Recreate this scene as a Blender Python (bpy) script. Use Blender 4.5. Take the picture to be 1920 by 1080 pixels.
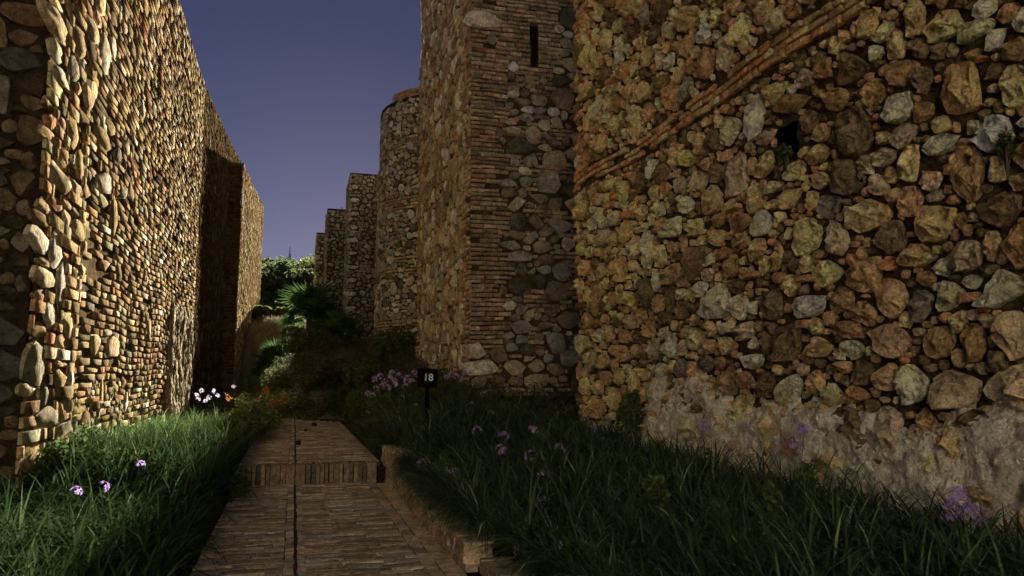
import bpy, bmesh, math, random
import numpy as np
from mathutils import Vector, noise as mnoise

# ------------------------------------------------------------------ scene, camera, sky, sun, exposure
sc = bpy.context.scene
for o in list(bpy.data.objects):
    bpy.data.objects.remove(o)
COL = sc.collection

YAW, PITCH, FPX = math.radians(16.3), math.atan(165 / 1387.0), 1387.0
cd = bpy.data.cameras.new('camera'); cam = bpy.data.objects.new('camera', cd); COL.objects.link(cam)
cd.sensor_width = 36.0; cd.lens = FPX / 1920 * 36.0; cd.clip_end = 2000; cd.clip_start = 0.05
cam.location = (0, 0, 1.6); cam.rotation_euler = (math.pi / 2 + PITCH, 0, -YAW)
sc.camera = cam

SUN_AZ, SUN_EL = math.radians(3.3), math.radians(12.5)      # azimuth to the right of the path axis (+Y)
w = bpy.data.worlds.new('World'); sc.world = w; w.use_nodes = True
nt = w.node_tree; nt.nodes.clear()
sky = nt.nodes.new('ShaderNodeTexSky'); sky.sky_type = 'NISHITA'; sky.sun_disc = False
sky.sun_elevation = SUN_EL; sky.sun_rotation = SUN_AZ
sky.air_density = 0.5; sky.dust_density = 0.06; sky.ozone_density = 1.0; sky.altitude = 0
bg = nt.nodes.new('ShaderNodeBackground'); bg.inputs['Strength'].default_value = 0.0051
out = nt.nodes.new('ShaderNodeOutputWorld')
grade = nt.nodes.new('ShaderNodeMix'); grade.data_type = 'RGBA'; grade.blend_type = 'MULTIPLY'; grade.inputs[0].default_value = 1.0
grade.inputs[7].default_value = (1.0, 0.81, 1.0, 1)              # the violet cast of this sky
nt.links.new(sky.outputs[0], grade.inputs[6]); nt.links.new(grade.outputs[2], bg.inputs[0]); nt.links.new(bg.outputs[0], out.inputs[0])

sd = bpy.data.lights.new('sun', 'SUN'); sd.energy = 5.0; sd.angle = math.radians(0.5); sd.color = (1.0, 0.95, 0.83)
sun = bpy.data.objects.new('sun', sd); COL.objects.link(sun)
sdir = Vector((math.sin(SUN_AZ) * math.cos(SUN_EL), math.cos(SUN_AZ) * math.cos(SUN_EL), math.sin(SUN_EL)))
sun.rotation_euler = sdir.to_track_quat('Z', 'Y').to_euler()

vs = sc.view_settings
vs.view_transform = 'Standard'; vs.look = 'None'; vs.gamma = 1.0; vs.use_curve_mapping = False
vs.exposure = 2.75
sc.cycles.max_bounces = 8; sc.cycles.diffuse_bounces = 6; sc.cycles.transparent_max_bounces = 8
sc.cycles.use_denoising = True
sc.cycles.sample_clamp_indirect = 6.0

# camera projection, used only to find which pieces of a wall show largest
_f = np.array([math.sin(YAW) * math.cos(PITCH), math.cos(YAW) * math.cos(PITCH), math.sin(PITCH)])
_r = np.array([math.cos(YAW), -math.sin(YAW), 0.0]); _u = np.cross(_r, _f); _c = np.array([0, 0, 1.6])
def project(p):
    v = np.asarray(p) - _c; d = v @ _f
    d = np.where(np.abs(d) < 1e-4, 1e-4, d)
    return 960 + FPX * (v @ _r) / d, 540 - FPX * (v @ _u) / d, d

# ------------------------------------------------------------------ materials
def mat(name):
    m = bpy.data.materials.new(name); m.use_nodes = True
    n = m.node_tree.nodes; n.clear()
    o = n.new('ShaderNodeOutputMaterial'); b = n.new('ShaderNodeBsdfPrincipled')
    m.node_tree.links.new(b.outputs[0], o.inputs[0])
    return m, m.node_tree.nodes, m.node_tree.links, b, o

def noise_node(N, L, pos, scale, detail=6, rough=0.6, dist=0.0):
    t = N.new('ShaderNodeTexNoise'); t.inputs['Scale'].default_value = scale
    t.inputs['Detail'].default_value = detail; t.inputs['Roughness'].default_value = rough
    t.inputs['Distortion'].default_value = dist
    L.new(pos, t.inputs['Vector']); return t

def ramp(N, L, fac, stops):
    r = N.new('ShaderNodeValToRGB'); e = r.color_ramp.elements
    e[0].position, e[0].color = stops[0][0], (*stops[0][1], 1)
    e[1].position, e[1].color = stops[-1][0], (*stops[-1][1], 1)
    for p, c in stops[1:-1]:
        x = e.new(p); x.color = (*c, 1)
    L.new(fac, r.inputs[0]); return r

def mulc(N, L, a, b, kind='MULTIPLY', fac=1.0):
    m = N.new('ShaderNodeMix'); m.data_type = 'RGBA'; m.blend_type = kind
    m.inputs[0].default_value = fac
    L.new(a, m.inputs[6]); L.new(b, m.inputs[7]); return m.outputs[2]

def masonry_material(name, attr=True, base=(0.3, 0.25, 0.2), bump=0.9, scale=1.0, lichen=0.5):
    """weathered stone: per-piece colour attribute times mottling, pits and grain"""
    m, N, L, b, o = mat(name)
    g = N.new('ShaderNodeNewGeometry'); P = g.outputs['Position']
    if attr:
        a = N.new('ShaderNodeAttribute'); a.attribute_name = 'tint'; col = a.outputs['Color']
    else:
        a = N.new('ShaderNodeRGB'); a.outputs[0].default_value = (*base, 1); col = a.outputs[0]
    n1 = noise_node(N, L, P, 9 * scale, 8, 0.65, 0.6)
    n2 = noise_node(N, L, P, 55 * scale, 6, 0.7)
    n3 = noise_node(N, L, P, 2.2 * scale, 4, 0.6)
    r1 = ramp(N, L, n1.outputs[0], [(0.3, (0.5, 0.46, 0.4)), (0.5, (1.08, 1.06, 1.03)), (0.72, (1.6, 1.57, 1.45))])
    c = mulc(N, L, col, r1.outputs[0])
    r2 = ramp(N, L, n2.outputs[0], [(0.32, (0.55, 0.53, 0.5)), (0.52, (1.08, 1.08, 1.08)), (0.75, (1.4, 1.4, 1.4))])
    c = mulc(N, L, c, r2.outputs[0])
    r3 = ramp(N, L, n3.outputs[0], [(0.35, (0.6, 0.57, 0.5)), (0.6, (1.08, 1.05, 1.0))])
    c = mulc(N, L, c, r3.outputs[0], fac=lichen)
    L.new(c, b.inputs['Base Color'])
    b.inputs['Roughness'].default_value = 1.0; b.inputs['Specular IOR Level'].default_value = 0.0
    v = N.new('ShaderNodeTexVoronoi'); v.inputs['Scale'].default_value = 30 * scale; L.new(P, v.inputs['Vector'])
    add = N.new('ShaderNodeMath'); add.operation = 'MULTIPLY_ADD'; add.inputs[1].default_value = 0.5
    L.new(n2.outputs[0], add.inputs[0]); L.new(n1.outputs[0], add.inputs[2])
    add2 = N.new('ShaderNodeMath'); add2.operation = 'MULTIPLY_ADD'; add2.inputs[1].default_value = 0.4
    L.new(v.outputs['Distance'], add2.inputs[0]); L.new(add.outputs[0], add2.inputs[2])
    bp = N.new('ShaderNodeBump'); bp.inputs['Strength'].default_value = bump; bp.inputs['Distance'].default_value = 0.06 / scale
    L.new(add2.outputs[0], bp.inputs['Height']); L.new(bp.outputs[0], b.inputs['Normal'])
    return m

M = {}
M['stone'] = masonry_material('weathered_stone', bump=1.0)
M['stone_smooth'] = masonry_material('wall_stone', bump=0.5)
M['mortar'] = masonry_material('earthy_mortar', False, (0.105, 0.076, 0.045), 1.0, 1.6, 0.8)
M['mortar_light'] = masonry_material('pale_lime_mortar', False, (0.2, 0.15, 0.085), 0.4, 1.4, 0.8)
M['plaster'] = masonry_material('old_lime_plaster', False, (0.86, 0.79, 0.68), 1.0, 1.2, 0.25)
M['plaster_warm'] = masonry_material('ochre_lime_plaster', False, (0.6, 0.51, 0.35), 0.5, 1.2, 0.9)
M['path'] = masonry_material('worn_path_brick', True, bump=0.5, scale=1.5)
M['soil'] = masonry_material('garden_soil', False, (0.05, 0.037, 0.024), 1.0, 1.5)

def ground_material():
    m, N, L, b, o = mat('dry_hill_ground')
    P = N.new('ShaderNodeNewGeometry').outputs['Position']
    n1 = noise_node(N, L, P, 0.5, 8, 0.65); n2 = noise_node(N, L, P, 12, 6, 0.7)
    r = ramp(N, L, n1.outputs[0], [(0.3, (0.14, 0.12, 0.06)), (0.48, (0.3, 0.25, 0.15)), (0.7, (0.45, 0.38, 0.25))])
    r2 = ramp(N, L, n2.outputs[0], [(0.3, (0.5, 0.5, 0.5)), (0.7, (1.25, 1.25, 1.25))])
    L.new(mulc(N, L, r.outputs[0], r2.outputs[0]), b.inputs['Base Color']); b.inputs['Roughness'].default_value = 1
    bp = N.new('ShaderNodeBump'); bp.inputs['Strength'].default_value = 0.8; bp.inputs['Distance'].default_value = 0.1
    L.new(n2.outputs[0], bp.inputs['Height']); L.new(bp.outputs[0], b.inputs['Normal'])
    return m
M['ground'] = ground_material()

def leaf_material(name, c1, c2, c3, rough=0.45, trans=0.35, spec=0.4):
    """leaves: colour varies leaf by leaf through the 'tint' attribute; some light passes through"""
    m, N, L, b, o = mat(name)
    a = N.new('ShaderNodeAttribute'); a.attribute_name = 'shade'
    r = ramp(N, L, a.outputs['Fac'], [(0.0, c1), (0.55, c2), (1.0, c3)])
    L.new(r.outputs[0], b.inputs['Base Color']); b.inputs['Roughness'].default_value = rough
    b.inputs['Specular IOR Level'].default_value = spec * 0.2
    t = N.new('ShaderNodeBsdfTranslucent'); L.new(r.outputs[0], t.inputs['Color'])
    mx = N.new('ShaderNodeMixShader'); mx.inputs[0].default_value = trans
    L.new(b.outputs[0], mx.inputs[1]); L.new(t.outputs[0], mx.inputs[2]); L.new(mx.outputs[0], o.inputs[0])
    return m
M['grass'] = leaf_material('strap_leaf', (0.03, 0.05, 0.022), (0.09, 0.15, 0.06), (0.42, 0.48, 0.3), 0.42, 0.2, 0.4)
M['grass_shaded'] = leaf_material('shaded_strap_leaf', (0.025, 0.045, 0.016), (0.05, 0.085, 0.03), (0.16, 0.2, 0.09), 0.9, 0.2, 0.0)  # left-bed copy, darkened: shade and muted sun glare put into the colour
M['grass_sunlit'] = leaf_material('sunlit_strap_leaf', (0.035, 0.06, 0.02), (0.1, 0.155, 0.05), (0.36, 0.4, 0.2), 0.9, 0.35, 0.0)  # brighter copy of the same leaf, sunlight put into its colour
M['leaf_deep'] = leaf_material('deep_green_leaf', (0.025, 0.04, 0.014), (0.05, 0.08, 0.024), (0.1, 0.13, 0.045), 0.9, 0.3, 0.0)
M['drygrass'] = leaf_material('dry_grass', (0.17, 0.13, 0.07), (0.34, 0.27, 0.16), (0.5, 0.42, 0.27), 0.7)
M['leaf'] = leaf_material('shrub_leaf', (0.055, 0.08, 0.03), (0.115, 0.16, 0.055), (0.22, 0.26, 0.1), 0.45, 0.4)
M['leaf_bright'] = leaf_material('bright_leaf', (0.07, 0.11, 0.03), (0.16, 0.22, 0.05), (0.3, 0.33, 0.1), 0.5, 0.45)
M['leaf_varie'] = leaf_material('variegated_leaf', (0.06, 0.12, 0.02), (0.3, 0.33, 0.12), (0.6, 0.6, 0.4))
M['leaf_brown'] = leaf_material('rusty_leaf', (0.06, 0.045, 0.018), (0.14, 0.1, 0.04), (0.24, 0.17, 0.07))
M['leaf_olive'] = leaf_material('olive_tree_leaf', (0.045, 0.055, 0.022), (0.11, 0.13, 0.045), (0.22, 0.24, 0.09), 0.6, 0.5)
M['palm'] = leaf_material('palm_leaf', (0.035, 0.065, 0.025), (0.09, 0.16, 0.05), (0.2, 0.28, 0.09), 0.7, 0.25, 0.0)
M['lilac'] = leaf_material('lilac_petal', (0.36, 0.2, 0.55), (0.52, 0.32, 0.72), (0.7, 0.52, 0.85), 0.6, 0.35)
M['pale_lilac'] = leaf_material('pale_lilac_petal', (0.45, 0.35, 0.5), (0.6, 0.5, 0.65), (0.75, 0.68, 0.78), 0.6, 0.35)
M['orange'] = leaf_material('orange_petal', (0.45, 0.13, 0.02), (0.6, 0.2, 0.03), (0.75, 0.33, 0.06), 0.6, 0.35)
M['stem'] = leaf_material('flower_stem', (0.05, 0.1, 0.03), (0.07, 0.13, 0.04), (0.1, 0.16, 0.06))

def plain(name, c, rough=0.6, metal=0.0, emit=None):
    m, N, L, b, o = mat(name)
    P = N.new('ShaderNodeNewGeometry').outputs['Position']
    n = noise_node(N, L, P, 30, 5)
    r = ramp(N, L, n.outputs[0], [(0.3, tuple(x * 0.75 for x in c)), (0.7, tuple(min(1, x * 1.2) for x in c))])
    L.new(r.outputs[0], b.inputs['Base Color']); b.inputs['Roughness'].default_value = rough; b.inputs['Metallic'].default_value = metal
    return m
M['black'] = plain('black_painted_board', (0.004, 0.004, 0.0045), 0.9)
M['black'].node_tree.nodes['Principled BSDF'].inputs['Specular IOR Level'].default_value = 0.1
M['white'] = plain('white_lettering', (0.75, 0.75, 0.72), 0.6)
M['bark'] = plain('bark', (0.09, 0.06, 0.04), 0.9)
M['steel'] = plain('mast_steel', (0.12, 0.12, 0.13), 0.5, 0.3)
M['lampgrey'] = plain('weathered_grey_metal', (0.09, 0.1, 0.09), 0.6)
M['dark'] = plain('dark_void', (0.02, 0.016, 0.012), 1.0)

# ------------------------------------------------------------------ object helpers
def tag(o, label=None, category=None, group=None, kind=None):
    if label: o['label'] = label
    if category: o['category'] = category
    if group: o['group'] = group
    if kind: o['kind'] = kind
    return o
def empty(name, loc=(0, 0, 0)):
    o = bpy.data.objects.new(name, None); o.location = loc; o.empty_display_size = 0.2; COL.objects.link(o); return o
def link(name, me, parent=None, loc=(0, 0, 0)):
    o = bpy.data.objects.new(name, me); COL.objects.link(o); o.location = loc
    if parent is not None:
        o.parent = parent
        o.location = Vector(loc) - parent.location
    return o
def mesh(name, verts, faces, material, tint=None, shade=None, smooth=None):
    me = bpy.data.meshes.new(name)
    me.from_pydata([tuple(v) for v in verts] if not isinstance(verts, list) else verts, [], faces)
    me.materials.append(M[material])
    if tint is not None:
        a = me.attributes.new('tint', 'FLOAT_COLOR', 'POINT')
        t = np.ones((len(me.vertices), 4), np.float32); t[:, :3] = tint
        a.data.foreach_set('color', t.ravel())
    if shade is not None:
        a = me.attributes.new('shade', 'FLOAT', 'POINT')
        a.data.foreach_set('value', np.asarray(shade, np.float32))
    if smooth is not None:
        me.polygons.foreach_set('use_smooth', np.ones(len(me.polygons), bool))
        if smooth > 0: me.set_sharp_from_angle(angle=math.radians(smooth))
    me.update(); return me
def box_geo(x0, x1, y0, y1, z0, z1):
    v = [(x0, y0, z0), (x1, y0, z0), (x1, y1, z0), (x0, y1, z0), (x0, y0, z1), (x1, y0, z1), (x1, y1, z1), (x0, y1, z1)]
    f = [(0, 3, 2, 1), (4, 5, 6, 7), (0, 1, 5, 4), (1, 2, 6, 5), (2, 3, 7, 6), (3, 0, 4, 7)]
    return v, f
class Geo:
    def __init__(s): s.v, s.f, s.n, s.t = [], [], 0, []
    def add(s, v, f, t=None):
        s.v.append(np.asarray(v, float)); s.f += [tuple(i + s.n for i in q) for q in f]
        if t is not None: s.t.append(np.tile(np.asarray(t, float), (len(v), 1)) if np.ndim(t) == 1 else t)
        s.n += len(v)
    def verts(s): return np.concatenate(s.v) if s.v else np.zeros((0, 3))
    def tints(s): return np.concatenate(s.t) if s.t else None

# ------------------------------------------------------------------ masonry
PAL = {'o': (0.46, 0.28, 0.13), 'O': (0.55, 0.37, 0.13), 'y': (0.42, 0.31, 0.16), 'p': (0.56, 0.46, 0.29), 'w': (0.62, 0.57, 0.5),
       'g': (0.29, 0.26, 0.21), 'd': (0.13, 0.105, 0.065), 'b': (0.25, 0.17, 0.095), 's': (0.13, 0.135, 0.13), 'k': (0.43, 0.31, 0.23),
       'r': (0.36, 0.16, 0.075), 'R': (0.42, 0.23, 0.12), 'q': (0.42, 0.29, 0.16), 'm': (0.3, 0.22, 0.13)}
MIX_WARM = 'yyyypppbbgddymoqd'
MIX_GREY = 'ggggwwpbbddmmky'
MIX_BRICK = 'RRqqrqmRqb'
def tint_of(rng, cls, spread=0.18):
    c = np.array(PAL[cls]) * 1.3; c = c * 0.76 + c.mean() * 0.24; return np.clip(c * (1 + rng.uniform(-spread, spread)) * (1 + rng.uniform(-0.05, 0.05, 3)), 0.02, 0.8)

def vary(rng, V, t):
    d = rng.normal(0, 1, 3); q = (V - V.mean(0)) @ d; q = q / (np.abs(q).max() + 1e-9)
    return np.clip(np.asarray(t)[None] * (1 + 0.22 * q[:, None] + rng.normal(0, 0.07, (len(V), 1))), 0.015, 0.82)
def ell_free(S, u, v, ru, rv, k):
    if not len(S): return True
    a = np.asarray(S, float)
    return not np.any(((a[:, 0] - u) / (a[:, 2] + ru)) ** 2 + ((a[:, 1] - v) / (a[:, 3] + rv)) ** 2 < k)

def pack(rng, W, H, tiers, fixed=(), ok=None, k=0.8, aspect=1.25):
    """throw stones of falling size into the panel; returns rows (u, v, ru, rv) and colour classes"""
    n = len(fixed); A = np.zeros((n + sum(t[2] for t in tiers), 4)); cls = []
    for i, q in enumerate(fixed): A[i] = q[:4]; cls.append(q[4])
    for lo, hi, tries, mix in tiers:
        us, vs_, rs, asp = rng.uniform(0, W, tries), rng.uniform(0, H, tries), rng.uniform(lo, hi, tries), rng.uniform(0.65, aspect * 1.45, tries)
        for u, v, r, q in zip(us, vs_, rs, asp):
            ru, rv = r * math.sqrt(q), r / math.sqrt(q)
            if ok is not None and not ok(u, v, ru, rv): continue
            B = A[:n]
            if n and np.any(((B[:, 0] - u) / (B[:, 2] + ru)) ** 2 + ((B[:, 1] - v) / (B[:, 3] + rv)) ** 2 < k): continue
            A[n] = (u, v, ru, rv); n += 1; cls.append(mix[rng.integers(len(mix))])
    return A[:n], cls

def outline(rng, A, i, ndir, grow=1.5, joint=0.045):
    """outline of stone i: a few hard corners that reach out until they near the neighbours, edges between them slightly ragged"""
    u, v, ru, rv = A[i]
    nc = min(ndir, int(rng.integers(4, 8)))
    th = (np.arange(nc) + rng.uniform(-0.3, 0.3, nc) + rng.random()) * 2 * math.pi / nc
    s = np.linspace(0.72, grow, 10)
    cu, cv = np.cos(th)[:, None] * ru * s, np.sin(th)[:, None] * rv * s
    near = (np.abs(A[:, 0] - u) < (A[:, 2] + ru) * 1.6) & (np.abs(A[:, 1] - v) < (A[:, 3] + rv) * 1.6); near[i] = False
    B = A[near]
    if len(B):
        d = (((u + cu)[..., None] - B[:, 0]) / B[:, 2]) ** 2 + (((v + cv)[..., None] - B[:, 1]) / B[:, 3]) ** 2
        good = np.sqrt(d).min(-1) > s[None] + joint
    else: good = np.ones((nc, len(s)), bool)
    good[:, 0] = True; bad = ~good
    rr = s[np.where(bad.any(1), bad.argmax(1) - 1, len(s) - 1)] * rng.uniform(0.9, 1.03, nc)
    C = np.stack([np.cos(th) * ru * rr, np.sin(th) * rv * rr], 1)
    t = np.linspace(0, nc, ndir, endpoint=False); k = t.astype(int); f = (t - k)[:, None]
    P = C[k] * (1 - f) + C[(k + 1) % nc] * f
    round_ = 1 + np.sin(f * math.pi) * (0.17 if nc < 5 else 0.09 if nc < 6 else 0.05) * rng.uniform(0.3, 1.3)
    return P * round_ * (1 + rng.normal(0, 0.022, (ndir, 1)))

def stone_geo(rng, A, i, depth, detail, flat=0.5):
    """one stone in panel space (u, v, height): a broken lump with a few flat facets"""
    u, v, ru, rv = A[i]; r = math.sqrt(ru * rv)
    nd = {0: 6, 1: 8, 2: 12, 3: 17}[detail]
    P = outline(rng, A, i, nd)
    h = min(depth * rng.uniform(0.55, 1.15), r * 0.9)
    prof = {0: [(1, -0.02), (0.72, 1)], 1: [(1, -0.02), (0.97, 0.6), (0.62, 1)],
            2: [(1, -0.02), (0.99, 0.55), (0.9, 0.92), (0.5, 1)], 3: [(1, -0.03), (1.0, 0.5), (0.94, 0.86), (0.72, 0.99), (0.38, 1.02)]}[detail]
    V, F = [], []
    cuts = [(rng.normal(0, 1, 2), rng.uniform(0.55, 0.95) + (0.5 - flat) * 1.2) for _ in range(4)]
    tilt = rng.normal(0, 0.4 * flat, 2)
    for j, (s, q) in enumerate(prof):
        ring = P * s
        if j == 0: hh = np.full(nd, -0.03)
        else:
            hh = np.full(nd, q * h) + (ring / np.array([ru, rv])) @ tilt * h * (0.4 if j == 1 else 1)
            for d, c in cuts:
                d = d / (np.linalg.norm(d) + 1e-6)
                hh = np.minimum(hh, h * (c * 1.45 - 0.8 * (ring / np.array([ru, rv])) @ d))
            hh = np.maximum(hh, 0.15 * h)
            hh = hh + rng.normal(0, 0.16 * flat * h, nd)
            ring = ring * (1 + rng.normal(0, 0.025, (nd, 1)))
        V.append(np.column_stack([u + ring[:, 0], v + ring[:, 1], hh]))
    V = np.concatenate(V + [np.array([[u, v, h * rng.uniform(0.85, 1.08)]])])
    n = len(prof)
    for j in range(n - 1):
        for a in range(nd):
            b = (a + 1) % nd
            F.append((j * nd + a, j * nd + b, (j + 1) * nd + b, (j + 1) * nd + a))
    c = n * nd
    for a in range(nd): F.append(((n - 1) * nd + a, (n - 1) * nd + (a + 1) % nd, c))
    return V, F

def brick_geo(rng, u0, u1, v0, v1, depth, detail, tl=0.12):
    h = depth * rng.uniform(0.5, 1.25); j = 0.006 if detail else 0.004
    c = np.array([[u0, v0], [u1, v0], [u1, v1], [u0, v1]]) + rng.normal(0, j, (4, 2))
    m = c.mean(0)
    V = [np.column_stack([c, np.full(4, -0.02)])]
    tilt = rng.normal(0, tl * h, 4)
    if detail:
        V.append(np.column_stack([c, h * 0.8 + tilt]))
        e = min(0.014, (v1 - v0) * 0.2)
        ins = c + np.array([[e, e], [-e, e], [-e, -e], [e, -e]]) * rng.uniform(0.5, 1.5, (4, 1))
        V.append(np.column_stack([ins, h + tilt]))
    else:
        V.append(np.column_stack([c + (m - c) * 0.06, h + tilt]))
    V = np.concatenate(V); k = len(V) // 4; F = []
    for q in range(k - 1):
        for a in range(4): F.append((q * 4 + a, q * 4 + (a + 1) % 4, q * 4 + 4 + (a + 1) % 4, q * 4 + 4 + a))
    F.append(tuple(range((k - 1) * 4, k * 4)))
    return V, F

def courses(rng, u0, u1, v0, v1, course, lmin, lmax, joint, S=None, cutrect=None, vj=0.35):
    """rows of bricks; where stones lie the rows stop at them"""
    R = []; v = v0; row = 0
    while v < v1 - course * 0.5:
        ch = course * rng.uniform(0.9, 1.1)
        spans = [(u0, u1)]
        if S is not None and len(S):
            mid = v + ch * 0.5
            dv = np.clip(np.abs(S[:, 1] - mid) - ch * 0.25, 0, None) / S[:, 3]
            idx = np.where(dv < 1.0)[0]
            cut = sorted((S[i, 0] - S[i, 2] * 1.12 * math.sqrt(1 - dv[i] ** 2) - joint, S[i, 0] + S[i, 2] * 1.12 * math.sqrt(1 - dv[i] ** 2) + joint) for i in idx)
            if cutrect and cutrect[2] - ch < v < cutrect[3]: cut = sorted(cut + [(cutrect[0], cutrect[1])])
            spans = []; a = u0
            for c0, c1 in cut:
                if c0 > a: spans.append((a, min(c0, u1)))
                a = max(a, c1)
            if a < u1: spans.append((a, u1))
        for a, b in spans:
            x = a + (rng.uniform(-0.5, 0) * lmax * 0.4 if a == u0 and S is None else 0)
            while x < b - 0.03:
                l = rng.uniform(lmin, lmax); e = min(x + l, b)
                if b - e < lmin * 0.5: e = b
                if e - max(x, a) > 0.035:
                    R.append((max(x, a), e - joint * vj, v + joint * rng.uniform(0.3, 0.7), v + ch - joint * rng.uniform(0.4, 0.9)))
                x = e
        v += ch; row += 1
    return R

class Panel:
    """a wall face: origin, direction of u, outward normal; v is up. Optional round mapping."""
    def __init__(s, O, U, Nn, W, H, seed=0, wob=0.02, bulge=0.03, round_=None, top=None):
        s.O, s.U, s.N, s.W, s.H = np.array(O, float), np.array(U, float), np.array(Nn, float), W, H
        s.seed, s.wob, s.bulge, s.round, s.top = seed, wob, bulge, round_, top
    def warp(s, u, v):
        a = s.seed * 1.7
        dv = s.wob * (np.sin(u * 1.1 + a) + 0.6 * np.sin(u * 2.7 + 2 * a + v * 0.3))
        dh = s.bulge * (np.sin(u * 0.8 + v * 1.3 + a) + np.sin(v * 2.1 - u * 1.7 + a * 3) * 0.6)
        return dv, dh
    def map(s, P):
        P = np.atleast_2d(P); u, v, h = P[:, 0], P[:, 1], P[:, 2]
        dv, dh = s.warp(u, v)
        if s.round:
            cx, cy, r, a0, sg = s.round
            th = a0 + sg * u / r; R = r + h + dh - 0.004 * v + np.where(v < 9.0, 0.07, 0)
            return np.column_stack([cx + R * np.cos(th), cy + R * np.sin(th), s.O[2] + v + dv])
        return s.O + u[:, None] * s.U + (v + dv)[:, None] * np.array([0, 0, 1.0]) + (h + dh)[:, None] * s.N
    def area(s, u, v, a):
        """pixels the piece covers, and whether it lies in the picture"""
        p = s.map([[u, v, 0.0]])[0]; x, y, d = project(p)
        if d < 0.5 or not (-30 < x < 1950 and -30 < y < 1110): return 0.0
        if s.round:
            cx, cy, r, a0, sg = s.round; th = a0 + sg * u / r; n = np.array([math.cos(th), math.sin(th), 0])
        else: n = s.N
        vd = (_c - p); vd = vd / np.linalg.norm(vd)
        return max(0.0, float(vd @ n)) * a * (FPX / d) ** 2
    def sheet(s, step, rough, hole=None, base=0.0, holes=None):
        nu, nv = max(2, int(s.W / step) + 1), max(2, int(s.H / step) + 1)
        us, vs_ = np.linspace(0, s.W, nu), np.linspace(0, s.H, nv)
        g = np.array([(u, v) for v in vs_ for u in us])
        hh = np.array([mnoise.noise(Vector((u * 6.1, v * 6.1, s.seed))) + 0.6 * mnoise.noise(Vector((u * 15, v * 15, s.seed + 5))) for u, v in g]) * rough + base
        if s.top is not None: g[:, 1] = np.minimum(g[:, 1], s.top(g[:, 0]))
        V = s.map(np.column_stack([g, hh])); F = []
        for b in range(nv - 1):
            for a in range(nu - 1):
                uc, vc = (us[a] + us[a + 1]) / 2, (vs_[b] + vs_[b + 1]) / 2
                if hole and hole(uc, vc): continue
                i = b * nu + a; F.append((i, i + 1, i + nu + 1, i + nu))
        return V, F

class Masonry:
    """collects the pieces of one wall or tower; the largest 300 become parts of their own, the rest one part"""
    def __init__(s, name, label, category, base, gain=1.0, mat='stone'):
        s.mat = mat; s.gain = np.array(gain)
        s.root = tag(empty(name, base), label, category, kind='thing'); s.core = Geo(); s.P = []
    def stone(s, pn, rng, A, i, cls, depth, detail, flat=0.5):
        V, F = stone_geo(rng, A, i, depth, detail, flat)
        s.P.append((pn.area(A[i, 0], A[i, 1], 3.5 * A[i, 2] * A[i, 3]), 'stone', pn.map(V), F, vary(rng, V, tint_of(rng, cls) * s.gain)))
    def brick(s, pn, rng, b, cls, depth, detail):
        V, F = brick_geo(rng, *b, depth, detail, 0.04 if s.mat == 'stone_smooth' else 0.12)
        s.P.append((pn.area((b[0] + b[1]) / 2, (b[2] + b[3]) / 2, (b[1] - b[0]) * (b[3] - b[2])), 'brick', pn.map(V), F, vary(rng, V, tint_of(rng, cls, 0.28) * s.gain)))
    def finish(s, core_mat, smooth=38, single=300, small='small_stones'):
        s.P.sort(key=lambda p: -p[0])
        rest = Geo()
        for k, (a, kind, V, F, t) in enumerate(s.P):
            if k < single and a > 18:
                c = V.mean(0); me = mesh(kind, V - c, F, s.mat, t, smooth=smooth)
                link(kind, me, s.root, c)
            else: rest.add(V, F, t)
        if rest.n:
            o = link(small, mesh(small, rest.verts(), rest.f, s.mat, rest.tints(), smooth=smooth), s.root, (0, 0, 0)); o['kind'] = 'stuff'
        if s.core.n:
            link('mortar_core', mesh('mortar_core', s.core.verts(), s.core.f, core_mat, smooth=0), s.root, (0, 0, 0))
        return s.root

def plaster_sheet(pn, u0, u1, v0, v1, step, thick, mask, seed):
    """a coat of plaster that thins out and dives under the stones where it has fallen away"""
    nu, nv = int((u1 - u0) / step) + 1, int((v1 - v0) / step) + 1
    us, vs_ = np.linspace(u0, u1, nu), np.linspace(v0, v1, nv); G = []
    for v in vs_:
        for u in us:
            n = mnoise.noise(Vector((u * 1.9, v * 1.9, seed))) + 0.55 * mnoise.noise(Vector((u * 5.3, v * 5.3, seed + 3))) + 0.5 * mnoise.noise(Vector((u * 12, v * 12, seed + 7)))
            G.append((u, v, thick * (mask(u, v) + 0.55 * n) + 0.02 * mnoise.noise(Vector((u * 29, v * 29, seed)))))
    G = np.array(G); G[:, 2] = np.clip(G[:, 2], -0.04, None)
    F = [(b * nu + a, b * nu + a + 1, (b + 1) * nu + a + 1, (b + 1) * nu + a) for b in range(nv - 1) for a in range(nu - 1)]
    F = [f for f in F if max(G[i, 2] for i in f) > -0.03]
    return pn.map(G), F

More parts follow.
